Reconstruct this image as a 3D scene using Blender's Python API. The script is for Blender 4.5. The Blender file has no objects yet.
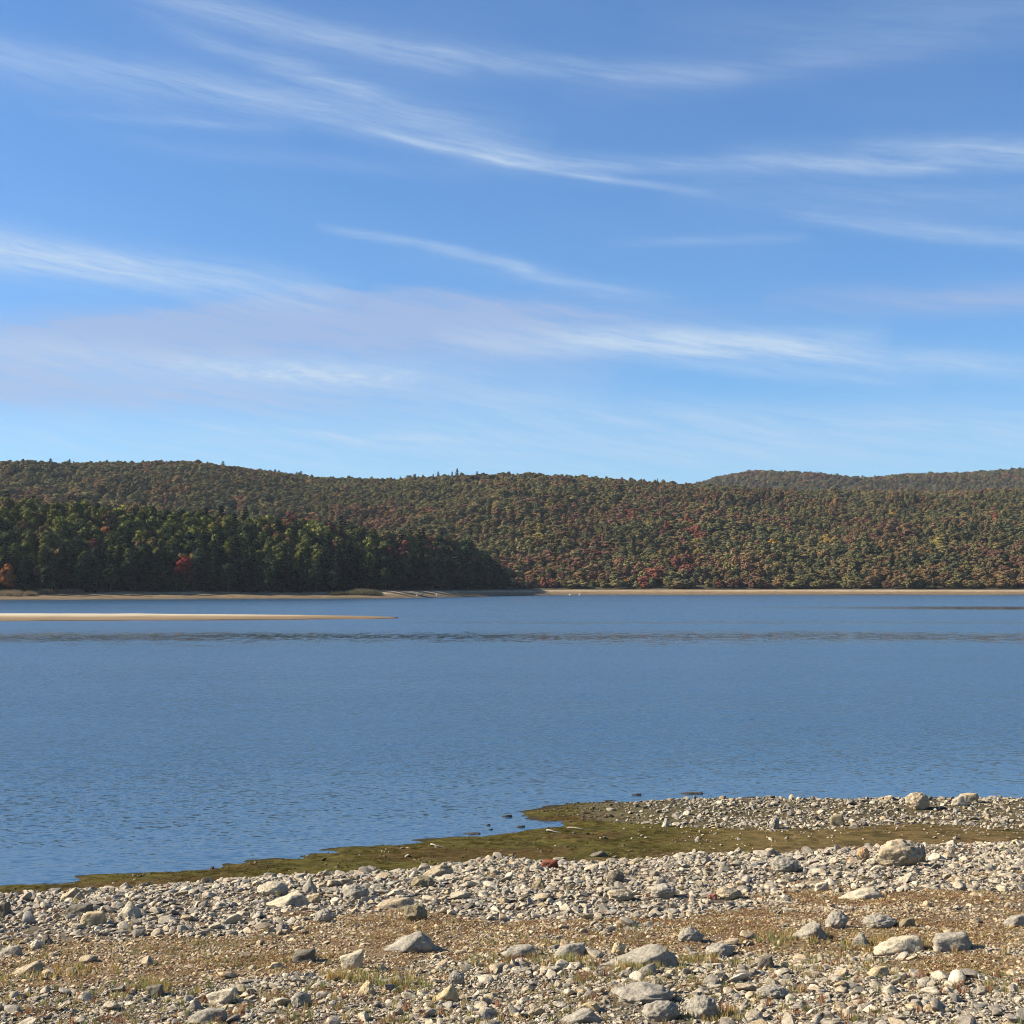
import bpy, bmesh, math, random
import numpy as np
from mathutils import Vector, Euler, noise as mnoise
random.seed(7); rng = np.random.default_rng(7)
S = bpy.context.scene; COL = S.collection
F = 1407.0; CH = 6.0; PITCH = math.atan(74/F)
cp, sp = math.cos(PITCH), math.sin(PITCH)
SUN_AZ, SUN_EL = -86.0, 33.0          # azimuth from +Y, negative is to the left

# ------------------------------------------------------------------ helpers
def proj(x, y, z):
    dz = z-CH; d = y*cp+dz*sp; v = -y*sp+dz*cp
    return 512+F*x/d, 512-F*v/d, d
def on_plane(px, py, z=0.0):
    a = (px-512)/F; b = (512-py)/F
    dy = cp-b*sp; dz = sp+b*cp
    t = (z-CH)/dz
    return a*t, dy*t
def vnoise(x, y, seed=0):
    x = np.asarray(x, float); y = np.asarray(y, float)
    xi = np.floor(x).astype(np.int64); yi = np.floor(y).astype(np.int64)
    fx = x-xi; fy = y-yi; fx = fx*fx*(3-2*fx); fy = fy*fy*(3-2*fy)
    def h(a, b):
        n = (a*374761393+b*668265263+seed*1442695041) & 0xffffffff
        n = ((n ^ (n >> 13))*1274126177) & 0xffffffff
        return ((n ^ (n >> 16)) & 0xffff)/65535.0
    return (h(xi, yi)*(1-fx)+h(xi+1, yi)*fx)*(1-fy)+(h(xi, yi+1)*(1-fx)+h(xi+1, yi+1)*fx)*fy
def fbm(x, y, seed=0, o=4):
    s = 0; a = .5; t = 0
    for k in range(o):
        s = s+a*vnoise(x*2**k, y*2**k, seed+k*17); t += a; a *= .5
    return s/t
def sstep(a, b, x):
    t = np.clip((x-a)/(b-a), 0, 1); return t*t*(3-2*t)
def tag(o, label=None, cat=None, group=None, kind=None):
    if label: o['label'] = label
    if cat: o['category'] = cat
    if group: o['group'] = group
    if kind or cat: o['kind'] = kind or 'thing'
    return o
def link(name, me, parent=None, col=None):
    o = bpy.data.objects.new(name, me); (col or COL).objects.link(o)
    if parent: o.parent = parent
    return o
def mesh_np(name, V, Fc, mat=None, smooth=True):
    me = bpy.data.meshes.new(name)
    me.from_pydata([tuple(v) for v in V], [], [tuple(f) for f in Fc])
    if mat: me.materials.append(mat)
    if smooth: me.polygons.foreach_set('use_smooth', [True]*len(me.polygons))
    me.update(); return me
def grid_mesh(name, xs, ys, Z, mat, attrs=None):
    nx, ny = len(xs), len(ys)
    X, Y = np.meshgrid(xs, ys)
    co = np.stack([X.ravel(), Y.ravel(), Z.ravel()], 1).astype(np.float32)
    i = np.arange((nx-1)*(ny-1)); r = i//(nx-1); c = i % (nx-1)
    q = np.stack([r*nx+c, r*nx+c+1, (r+1)*nx+c+1, (r+1)*nx+c], 1).astype(np.int32)
    me = bpy.data.meshes.new(name)
    me.vertices.add(len(co)); me.vertices.foreach_set('co', co.ravel())
    me.loops.add(q.size); me.loops.foreach_set('vertex_index', q.ravel())
    me.polygons.add(len(q)); me.polygons.foreach_set('loop_start', np.arange(0, q.size, 4, dtype=np.int32))
    me.polygons.foreach_set('loop_total', np.full(len(q), 4, np.int32))
    me.update(calc_edges=True); me.polygons.foreach_set('use_smooth', [True]*len(q))
    for k, v in (attrs or {}).items():
        a = me.attributes.new(k, 'FLOAT_COLOR', 'POINT')
        a.data.foreach_set('color', np.concatenate([v, np.ones((len(v), 1))], 1).astype(np.float32).ravel())
    me.materials.append(mat); return me

# ------------------------------------------------------------------ materials
class NT:
    def __init__(s, tree): s.t = tree; tree.nodes.clear()
    def n(s, typ, **kw):
        nd = s.t.nodes.new(typ)
        for k, v in kw.items():
            if k == 'inp':
                for a, b in v.items():
                    if isinstance(b, bpy.types.NodeSocket): s.t.links.new(b, nd.inputs[a])
                    else: nd.inputs[a].default_value = b
            else: setattr(nd, k, v)
        return nd
    def l(s, a, b): s.t.links.new(a, b)
    def m(s, op, a, b=0.0, c=None, clamp=False):
        d = {0: a, 1: b}
        if c is not None: d[2] = c
        nd = s.n('ShaderNodeMath', operation=op, inp=d); nd.use_clamp = clamp
        return nd.outputs[0]
    def vm(s, op, a, b=(0, 0, 0)):
        nd = s.n('ShaderNodeVectorMath', operation=op, inp={0: a, 1: b})
        return nd.outputs['Value'] if op in ('DOT_PRODUCT', 'LENGTH') else nd.outputs[0]
    def scale(s, v, k):
        nd = s.n('ShaderNodeVectorMath', operation='SCALE', inp={0: v}); 
        if isinstance(k, bpy.types.NodeSocket): s.l(k, nd.inputs['Scale'])
        else: nd.inputs['Scale'].default_value = k
        return nd.outputs[0]
    def noise(s, vec, sc, det=3, rough=.5, dist=0):
        return s.n('ShaderNodeTexNoise', inp={'Vector': vec, 'Scale': sc, 'Detail': det, 'Roughness': rough, 'Distortion': dist})
    def ramp(s, f, pts):
        nd = s.n('ShaderNodeValToRGB', inp={0: f}); cr = nd.color_ramp
        while len(cr.elements) < len(pts): cr.elements.new(.5)
        for e, (p, c) in zip(cr.elements, pts): e.position = p; e.color = (*c, 1) if len(c) == 3 else c
        return nd.outputs[0]
    def mix(s, f, a, b, bt='MIX'):
        nd = s.n('ShaderNodeMix', data_type='RGBA', blend_type=bt)
        for i, v in ((0, f), (6, a), (7, b)):
            if isinstance(v, bpy.types.NodeSocket): s.l(v, nd.inputs[i])
            else: nd.inputs[i].default_value = v if not isinstance(v, tuple) else ((*v, 1) if len(v) == 3 else v)
        return nd.outputs[2]
def newmat(name):
    m = bpy.data.materials.new(name); m.use_nodes = True; return m, NT(m.node_tree)
def tint_socket(N, inst):
    if inst: return N.n('ShaderNodeAttribute', attribute_type='INSTANCER', attribute_name='tint').outputs['Color']
    return N.n('ShaderNodeObjectInfo').outputs['Color']
def rock_mat(name, inst):
    m, N = newmat(name); t = tint_socket(N, inst)
    co = N.n('ShaderNodeTexCoord').outputs['Object']; oi = N.n('ShaderNodeObjectInfo')
    pos = N.n('ShaderNodeNewGeometry').outputs['Position']
    n1 = N.noise(pos, 9, 4, .6).outputs[0]; n2 = N.noise(pos, 38, 4, .7).outputs[0]; n3 = N.noise(pos, 5, 3, .55, .8).outputs[0]
    v = N.mix(1.0, t, N.ramp(n1, [(.3, (.7, .69, .66)), (.7, (1.22, 1.2, 1.16))]), 'MULTIPLY')
    v = N.mix(1.0, v, N.ramp(n2, [(.35, (.62, .61, .6)), (.5, (1, 1, 1)), (.68, (1.25, 1.24, 1.2))]), 'MULTIPLY')
    v = N.mix(N.ramp(n3, [(.58, (0, 0, 0)), (.68, (.55, .55, .55))]), v, (.10, .10, .085))
    h = N.m('ADD', N.m('MULTIPLY', n1, .7), N.m('MULTIPLY', n2, .3))
    b = N.n('ShaderNodeBump', inp={'Height': h, 'Strength': .7, 'Distance': .05})
    p = N.n('ShaderNodeBsdfPrincipled', inp={'Base Color': v, 'Roughness': .88, 'Specular IOR Level': .25, 'Normal': b.outputs[0]})
    N.l(p.outputs[0], N.n('ShaderNodeOutputMaterial').inputs[0]); return m
def leaf_mat(name, inst, trans=.12, var=.45):
    m, N = newmat(name); t = tint_socket(N, inst)
    g = N.n('ShaderNodeNewGeometry')
    r = N.ramp(g.outputs['Random Per Island'], [(0, (1-var, 1-var, 1-var)), (1, (1+var, 1+var*.9, 1+var*.6))])
    c = N.mix(1.0, t, r, 'MULTIPLY')
    d = N.n('ShaderNodeBsdfDiffuse', inp={'Color': c}); tr = N.n('ShaderNodeBsdfTranslucent', inp={'Color': c})
    mx = N.n('ShaderNodeMixShader', inp={0: trans, 1: d.outputs[0], 2: tr.outputs[0]})
    N.l(mx.outputs[0], N.n('ShaderNodeOutputMaterial').inputs[0]); return m
ROCK_I = rock_mat('stone_scattered', True); ROCK_O = rock_mat('stone', False)
LEAF_I = leaf_mat('foliage_wood', True); LEAF_O = leaf_mat('foliage', False)
TUFT_I = leaf_mat('dry_blades', True, .3, .35)
def bark():
    m, N = newmat('bark'); pos = N.n('ShaderNodeNewGeometry').outputs['Position']
    c = N.ramp(N.noise(pos, 3, 4).outputs[0], [(.3, (.06, .045, .035)), (.7, (.16, .13, .10))])
    p = N.n('ShaderNodeBsdfPrincipled', inp={'Base Color': c, 'Roughness': .95}); N.l(p.outputs[0], N.n('ShaderNodeOutputMaterial').inputs[0]); return m
BARK = bark()
def wood():
    m, N = newmat('bleached_wood'); pos = N.n('ShaderNodeTexCoord').outputs['Object']
    c = N.ramp(N.noise(pos, 14, 4).outputs[0], [(.3, (.20, .16, .11)), (.7, (.36, .31, .24))])
    p = N.n('ShaderNodeBsdfPrincipled', inp={'Base Color': c, 'Roughness': .9}); N.l(p.outputs[0], N.n('ShaderNodeOutputMaterial').inputs[0]); return m
WOOD = wood()
def ground_mat():
    m, N = newmat('shore_ground_material')
    c = N.n('ShaderNodeAttribute', attribute_type='GEOMETRY', attribute_name='tint').outputs['Color']
    pos = N.n('ShaderNodeNewGeometry').outputs['Position']
    n1 = N.noise(pos, 6, 5, .65); n2 = N.noise(pos, 45, 3, .7)
    v = N.mix(1.0, c, N.ramp(n1.outputs[0], [(.3, (.6, .6, .6)), (.7, (1.4, 1.36, 1.3))]), 'MULTIPLY')
    v = N.mix(1.0, v, N.ramp(n2.outputs[0], [(.3, (.6, .6, .6)), (.55, (1, 1, 1)), (.75, (1.7, 1.65, 1.55))]), 'MULTIPLY')
    h = N.m('ADD', N.m('MULTIPLY', n1.outputs[0], .6), N.m('MULTIPLY', n2.outputs[0], .25))
    b = N.n('ShaderNodeBump', inp={'Height': h, 'Strength': .8, 'Distance': .06})
    p = N.n('ShaderNodeBsdfPrincipled', inp={'Base Color': v, 'Roughness': .95, 'Specular IOR Level': .03, 'Normal': b.outputs[0]})
    N.l(p.outputs[0], N.n('ShaderNodeOutputMaterial').inputs[0]); return m
def hills_mat():
    m, N = newmat('hills_material')
    pos = N.n('ShaderNodeNewGeometry').outputs['Position']
    z = N.n('ShaderNodeSeparateXYZ', inp={0: pos}).outputs[2]
    xs = N.vm('MULTIPLY', pos, (.012, .10, .5))
    ns = N.noise(xs, 1.0, 4, .6).outputs[0]; nf = N.noise(pos, .25, 4, .6).outputs[0]
    zz = N.m('ADD', N.m('MULTIPLY', z, .25), N.m('MULTIPLY', N.m('SUBTRACT', ns, .5), .45))
    c = N.ramp(zz, [(.0, (.05, .04, .03)), (.10, (.12, .09, .055)), (.40, (.17, .115, .06)), (.56, (.22, .155, .085)), (.66, (.33, .25, .155)), (.76, (.30, .225, .14)), (.84, (.16, .10, .05)), (.97, (.05, .045, .025))])
    c = N.mix(1.0, c, N.ramp(nf, [(.3, (.75, .75, .75)), (.7, (1.25, 1.25, 1.2))]), 'MULTIPLY')
    p = N.n('ShaderNodeBsdfPrincipled', inp={'Base Color': c, 'Roughness': .95, 'Specular IOR Level': .1})
    N.l(p.outputs[0], N.n('ShaderNodeOutputMaterial').inputs[0]); return m
def sand_mat():
    m, N = newmat('sandbar_material')
    pos = N.n('ShaderNodeNewGeometry').outputs['Position']
    sx = N.n('ShaderNodeSeparateXYZ', inp={0: pos}); z = sx.outputs[2]
    ns = N.noise(N.vm('MULTIPLY', pos, (.05, .5, 1)), 1.0, 4, .6).outputs[0]
    zz = N.m('ADD', z, N.m('MULTIPLY', N.m('SUBTRACT', ns, .5), .55))
    c = N.ramp(zz, [(.02, (.06, .045, .03)), (.14, (.15, .10, .055)), (.48, (.24, .17, .09)), (.66, (.38, .31, .20)), (.95, (.46, .39, .27))])
    p = N.n('ShaderNodeBsdfPrincipled', inp={'Base Color': c, 'Roughness': .95, 'Specular IOR Level': .1})
    N.l(p.outputs[0], N.n('ShaderNodeOutputMaterial').inputs[0]); return m
def water_mat():
    m, N = newmat('lake_water')
    pos = N.n('ShaderNodeNewGeometry').outputs['Position']
    s = N.n('ShaderNodeSeparateXYZ', inp={0: pos}); X, Y = s.outputs[0], s.outputs[1]
    # slick (calm) bands: smooth water mirrors the hills
    wob = N.m('MULTIPLY', N.m('SUBTRACT', N.noise(N.vm('MULTIPLY', pos, (.02, .02, 0)), 1.0, 4, .6).outputs[0], .5), 34)
    fine = N.m('MULTIPLY', N.m('SUBTRACT', N.noise(N.vm('MULTIPLY', pos, (.30, .16, 0)), 1.0, 4, .75).outputs[0], .5), 52)
    yy = N.m('ADD', Y, N.m('ADD', wob, fine))
    def band(c, w, soft):
        return N.m('SUBTRACT', 1.0, N.n('ShaderNodeMapRange', interpolation_type='SMOOTHSTEP', inp={0: N.m('ABSOLUTE', N.m('SUBTRACT', yy, c)), 1: w-soft, 2: w+soft}).outputs[0])
    b1 = N.m('MULTIPLY', band(166, 15, 11), N.n('ShaderNodeMapRange', inp={0: N.noise(N.vm('MULTIPLY', pos, (.9, .22, 0)), 1.0, 3, .6).outputs[0], 1: .36, 2: .52, 3: .35, 4: 1.0}).outputs[0])
    xr = N.n('ShaderNodeMapRange', interpolation_type='SMOOTHSTEP', inp={0: X, 1: 50.0, 2: 130.0}).outputs[0]
    b2 = N.m('MULTIPLY', band(385, 28, 20), xr)
    xr3 = N.n('ShaderNodeMapRange', interpolation_type='SMOOTHSTEP', inp={0: X, 1: -40.0, 2: 10.0}).outputs[0]
    b3 = N.m('MULTIPLY', N.m('MULTIPLY', band(232, 9, 9), xr3), .45)
    slick = N.m('MAXIMUM', b1, N.m('MAXIMUM', b2, b3))
    # calmer close to the near shore
    near = N.n('ShaderNodeMapRange', interpolation_type='SMOOTHSTEP', inp={0: N.m('SUBTRACT', Y, N.m('MULTIPLY', X, .45)), 1: 30.0, 2: 58.0}).outputs[0]
    gust0 = N.noise(N.vm('MULTIPLY', pos, (.012, .05, 0)), 1.0, 4, .6).outputs[0]
    amp = N.m('MULTIPLY', N.m('MULTIPLY', N.m('MULTIPLY_ADD', gust0, 1.5, .25), N.m('SUBTRACT', 1.0, N.m('MULTIPLY', slick, .72))), N.m('MULTIPLY_ADD', near, .7, .3))
    warp = N.scale(N.noise(pos, .7, 2).outputs[1], .8)
    p1 = N.vm('MULTIPLY', N.vm('ADD', pos, warp), (3.2, 7.5, 1))
    n1 = N.noise(p1, 1.0, 3, .6).outputs[1]; n2 = N.noise(N.vm('MULTIPLY', pos, (.5, 1.1, 1)), 1.0, 2, .5).outputs[1]
    sl = N.vm('ADD', N.scale(N.vm('SUBTRACT', n1, (.5, .5, .5)), 2.6), N.scale(N.vm('SUBTRACT', n2, (.5, .5, .5)), .45))
    sl = N.vm('MULTIPLY', sl, (.22, .40, 0)); sl = N.scale(sl, amp)
    nrm = N.vm('NORMALIZE', N.vm('ADD', sl, (0, 0, 1)))
    gust = N.noise(N.vm('MULTIPLY', pos, (.006, .03, 0)), 1.0, 3, .5).outputs[0]
    rough = N.m('MULTIPLY_ADD', gust, .16, .14)
    rough = N.m('MULTIPLY', rough, N.m('SUBTRACT', 1.0, N.m('MULTIPLY', slick, .85)))
    rough = N.m('MULTIPLY', rough, N.m('MULTIPLY_ADD', near, .45, .55))
    p = N.n('ShaderNodeBsdfPrincipled', inp={'Base Color': (.026, .066, .112, 1), 'Roughness': rough, 'IOR': 1.333, 'Normal': nrm})
    N.l(p.outputs[0], N.n('ShaderNodeOutputMaterial').inputs[0]); return m

# ------------------------------------------------------------------ near shore
SH = [(-300, 916), (-120, 900), (0, 887), (35, 882.5), (70, 879.5), (76, 876.5), (130, 872.5), (200, 868.5), (250, 862), (292, 857.5), (300, 852.5), (350, 847), (400, 843),
      (445, 838.5), (500, 834.5), (508, 832), (530, 829.5), (553, 827), (557, 823.5), (536, 821), (529, 817), (517, 816), (521, 811.5), (545, 808.5), (556, 806), (562, 803.5), (600, 801.5),
      (680, 800), (760, 798.6), (850, 799.3), (940, 798.7), (1024, 799.2), (1200, 798), (1500, 797)]
SHW = [on_plane(*p) for p in SH]
SHW = [(-900, -120), (-60, 15)]+SHW+[(80, 46), (900, 75)]
ED = [(-300, 918), (0, 895), (100, 888), (200, 882), (300, 876.5), (400, 870), (430, 866), (500, 861), (560, 866), (620, 862), (700, 859), (780, 857.5), (860, 851), (1024, 846), (1400, 841)]
EDW = [on_plane(p[0], p[1], .3) for p in ED]; EDW = [(-900, -160), (-60, 11)]+EDW+[(900, 68)]
def sdist(x, y, L):
    x = np.asarray(x, float); y = np.asarray(y, float)
    d = np.full(x.shape, 1e9)
    for (ax, ay), (bx, by) in zip(L[:-1], L[1:]):
        ex, ey = bx-ax, by-ay; t = np.clip(((x-ax)*ex+(y-ay)*ey)/(ex*ex+ey*ey), 0, 1)
        d = np.minimum(d, np.hypot(x-ax-t*ex, y-ay-t*ey))
    P = L+[(900, -2000), (-900, -2000)]; ins = np.zeros(x.shape, bool)
    for (ax, ay), (bx, by) in zip(P, P[1:]+P[:1]):
        if ay == by: continue
        ins ^= ((ay > y) != (by > y)) & (x < (bx-ax)*(y-ay)/(by-ay)+ax)
    return np.where(ins, d, -d)
def px_if(px, tab): return np.interp(px, [t[0] for t in tab], [t[1] for t in tab])
SPIT_LO = [(545, 812), (600, 823), (700, 827), (760, 831), (860, 829), (910, 823), (1024, 831), (1400, 832)]
YB = [(-300, 952), (0, 940), (200, 936), (300, 914), (450, 918), (600, 913), (690, 905), (760, 893), (1024, 889), (1400, 888)]
YC = [(-300, 990), (0, 984), (100, 975), (200, 985), (300, 976), (400, 978), (480, 958), (560, 944), (640, 940), (700, 948), (760, 962), (900, 968), (1024, 966), (1400, 966)]
def ground_z(x, y):
    s = sdist(x, y, SHW); e = sdist(x, y, EDW)
    z = np.where(s < 0, np.maximum(.10*s, -3), .26*(1-np.exp(-np.maximum(s, 0)/3.0)))
    ep = np.maximum(e, 0)
    z = z+np.where(e > 0, .30*(1-np.exp(-ep/.8))+.074*ep, 0)
    z = z+.10*sstep(0, 1.5, s)*sstep(34.5, 37, y-.05*x)*sstep(1, 4, x)
    z = z+(fbm(x*.45, y*.45, 3)-.5)*.16*sstep(0, 2, s)+(fbm(x*3, y*3, 9)-.5)*.035*sstep(-.3, .6, s)+(fbm(x*1.1, y*2.4, 19)-.5)*.13*sstep(-.8, 0, s)*(1-sstep(0, 2, s))
    return z
def ground_at(px, py):
    a = (px-512)/F; b = (512-py)/F; dy = cp-b*sp; dz = sp+b*cp
    t = np.linspace(7, 70, 4000); gx, gy, gz = a*t, dy*t, CH+dz*t
    g = np.maximum(ground_z(gx, gy), 0); i = int(np.argmax(gz < g)); return gx[i], gy[i], float(ground_z(np.array([gx[i]]), np.array([gy[i]]))[0])
def zones(x, y, z):
    px, py, _ = proj(x, y, z); px = px+0*x
    jit = (fbm(x*.8, y*.8, 31)-.5)*1.0
    s = sdist(x, y, SHW); e = sdist(x, y, EDW)
    land = sstep(-.1, .25, s); beyond = sstep(-.25, .1, e)
    jp = (fbm(x*.6, y*.9, 41)-.5)*72
    B = beyond*(1-sstep(-8, 8, py+jp-px_if(px, YB)))
    D = beyond*sstep(-9, 9, py+jp-px_if(px, YC))
    C = beyond*(1-B)*(1-D)
    lo = px_if(px, SPIT_LO)
    spit = (1-beyond)*(1-sstep(-2.5, 2.0, py+jp*.12-lo))*sstep(535, 610, px)*sstep(.2, .9, s)
    return dict(land=land, beyond=beyond, B=B, C=C, D=D, spit=spit, s=s, e=e, px=px, py=py)
def cmix(a, b, t): return a*(1-t[:, None])+np.array(b)*t[:, None]
xs = np.concatenate([np.linspace(-900, -40, 60), np.arange(-38, -16, .4), np.arange(-16, 22, .085), np.arange(22, 45, .4), np.linspace(46, 900, 60)])
ys = np.concatenate([np.linspace(-400, -5, 40), np.arange(-4, 9, .4), np.arange(9, 43, .085), np.linspace(43.3, 80, 60)])
X, Y = np.meshgrid(xs, ys); X = X.ravel(); Y = Y.ravel(); Z = ground_z(X, Y); Q = zones(X, Y, np.maximum(Z, 0))
moss = fbm(X*.5, Y*1.1, 51); c = cmix(np.tile([[.082, .068, .018]], (len(X), 1)), [.082, .052, .02], sstep(.42, .66, moss)*.9)
c = cmix(c, [.135, .092, .038], sstep(620, 800, Q['px'])*(1-Q['beyond'])*.8)
c = cmix(c, [.04, .036, .012], sstep(.52, .7, fbm(X*2.2, Y*3.5, 57))*.6)
c = cmix(c, [.095, .08, .05], sstep(.25, 1, Q['spit'])*.7)
c = cmix(c, [.14, .09, .05], sstep(-1.6, -.3, Q['e'])*.55*(1-Q['beyond'])*sstep(430, 620, Q['px']))
c = cmix(c, [.035, .03, .018], (1-sstep(.0, .35, Q['s']))*.85)
cc = cmix(np.tile([[.125, .10, .072]], (len(X), 1)), [.185, .128, .072], sstep(.2, .9, Q['C'])*(.55+.45*sstep(.3, .6, fbm(X*.9, Y*.9, 61))))
cc = cmix(cc, [.18, .15, .07], Q['D']*sstep(.5, .65, fbm(X*.8, Y*.8, 65))*.7)
c = cmix(c, [0, 0, 0], Q['beyond'])+cc*Q['beyond'][:, None]
g = link('ground', grid_mesh('ground', xs, ys, Z, ground_mat(), {'tint': c})); tag(g, kind='structure')

# ------------------------------------------------------------------ far terrain
YS = [(-900, 560), (-219, 603), (-150, 640), (-63, 672), (-34, 742), (0, 835), (25, 895), (60, 928), (140, 938), (4000, 938)]
RID = [(-400, 470), (-100, 466), (0, 463), (60, 461), (130, 461), (240, 466), (330, 476), (400, 477), (450, 474), (520, 472), (600, 476), (690, 483), (760, 486), (850, 488), (1024, 487), (1300, 480), (1600, 470)]
RI2 = [(0, 520), (600, 500), (690, 484), (720, 475), (750, 470), (800, 470), (850, 475), (900, 473), (960, 471), (1024, 467), (1400, 460)]
PEN = [(-300, 34), (0, 31), (100, 28.5), (200, 25), (300, 23), (350, 20), (400, 17), (450, 17), (480, 13), (495, 7), (515, 0), (2000, 0)]
CAL1 = [0.0]*len(RID); CAL2 = [0.0]*len(RI2)
def shore_s(x, y): return y-px_if(x, YS)-(fbm(x*.012, x*0+3.1, 71)-.5)*16
def terr(x, y):
    s = shore_s(x, y); yy = np.maximum(y, 1)
    z = np.where(s < 0, np.maximum(s*.06, -3), 3.6*sstep(0, 55, s)**.8+.3*sstep(0, 3, s))
    px = 512+F*x/yy
    sh = 50*sstep(-110, -50, x)*(x < 30); z = z+px_if(px, PEN)*sstep(28, 120, s-sh)*(1-sstep(170, 300, s-sh))
    H1 = (586-px_if(512+F*x/1700, RID)-np.interp(512+F*x/1700, [t_[0] for t_ in RID], CAL1))*1700/F+6-14-4
    t = np.clip((y-985)/715, 0, 3)
    P = np.where(t < 1, np.sin(np.pi/2*np.clip(t, 0, 1))**1.15, 1-.35*sstep(1, 2.4, t))
    rel = ((fbm(x/170, y/230, 81)-.5)*40+(fbm(x/55, y/80, 83)-.5)*12)*sstep(.05, .4, t)*(1-sstep(.55, .88, t)*.97)
    h1 = H1*P+rel
    H2 = (586-px_if(512+F*x/3000, RI2)-np.interp(512+F*x/3000, [t_[0] for t_ in RI2], CAL2))*3000/F+6-14-4
    h2 = H2*np.where(y < 3000, sstep(1900, 3000, y), 1-.3*sstep(3000, 5000, y))
    return z+np.where(s > 0, np.maximum(h1, np.where(y > 1900, h2, 0)), 0)*sstep(985, 1010, y)
for _ in range(4):      # the ridge as seen from the beach is a nearer shoulder of the hill, not its highest line
    for tab, cal, y0, y1, h_ in ((RID, CAL1, 1100, 1800, 10), (RI2, CAL2, 2400, 3300, 10)):
        yy_ = np.arange(y0, y1, 10.)
        for i, (u_, v_) in enumerate(tab):
            xx_ = (u_-512)/F*yy_; _, pv__, _ = proj(xx_, yy_, terr(xx_, yy_)+h_); cal[i] += max(v_-float(pv__.min()), -60 if cal is CAL1 else -8)
xs = np.concatenate([np.linspace(-5000, -900, 30), np.arange(-880, 1300, 9), np.linspace(1320, 5000, 30)])
ys = np.concatenate([np.array([80, 300, 500]), np.arange(540, 1050, 3.0), np.arange(1050, 1800, 12), np.arange(1800, 3200, 35), np.linspace(3250, 6500, 20)])
X, Y = np.meshgrid(xs, ys)
hl = link('hills', grid_mesh('hills', xs, ys, terr(X.ravel(), Y.ravel()), hills_mat())); tag(hl, kind='structure')
# sandbar
xs = np.concatenate([np.linspace(-500, -120, 60), np.arange(-119, -15, .8)]); ys = np.arange(225, 330, .8)
X, Y = np.meshgrid(xs, ys)
tip = -20.8
wd = np.clip((tip-X)/70, 0, 1)**.4
yc = 266+(-.02)*(X-tip)*0+8*np.sin(X/60); near = yc-(17*wd+6*(fbm(X*.05, X*0, 91)-.5)+2.5*(fbm(X*.3, X*0, 94)-.5)); far = yc+24*wd
dn = np.minimum(Y-near, far-Y)
Z = np.where(X > tip, -1, np.clip(.05*dn+.02*sstep(0, 1, dn), -1, .85))+.16*(fbm(X*.1, Y*.3, 92)-.5)
sb = link('sandbar', grid_mesh('sandbar', xs, ys, Z.ravel(), sand_mat())); tag(sb, kind='structure')
# water
me = mesh_np('water', [(-5000, -400, 0), (5000, -400, 0), (5000, 1300, 0), (-5000, 1300, 0)], [(0, 1, 2, 3)], water_mat())
wt = link('water', me); tag(wt, kind='structure')

# ------------------------------------------------------------------ rock meshes
def ico(sub):
    bm = bmesh.new(); bmesh.ops.create_icosphere(bm, subdivisions=sub, radius=1)
    V = np.array([v.co[:] for v in bm.verts]); Fc = [[v.index for v in f.verts] for f in bm.faces]; bm.free(); return V, Fc
def rock_proto(seed, sub=3, cuts=9, rough=.06, depth=(.5, .85)):
    r = np.random.default_rng(seed); V, Fc = ico(sub)
    for _ in range(cuts):
        n = r.normal(size=3); n /= np.linalg.norm(n); cc = r.uniform(*depth)
        d = V@n-cc; V = V-np.where(d > 0, d*.93, 0)[:, None]*n
    off = r.uniform(0, 50, 3)
    for i, v in enumerate(V):
        V[i] = v*(1+rough*mnoise.noise(Vector(v*2.2+off))+rough*.5*mnoise.noise(Vector(v*5+off)))
    V = V/np.abs(V).max(0)*.5
    return V, Fc
protocol = bpy.data.collections.new('prototypes')     # library shapes only used by the scattered ground cover
def proto_col(name, meshes):
    c = bpy.data.collections.new(name)
    for i, me in enumerate(meshes):
        o = bpy.data.objects.new('%s_shape_%02d' % (name, i), me); c.objects.link(o)
    return c
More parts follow.
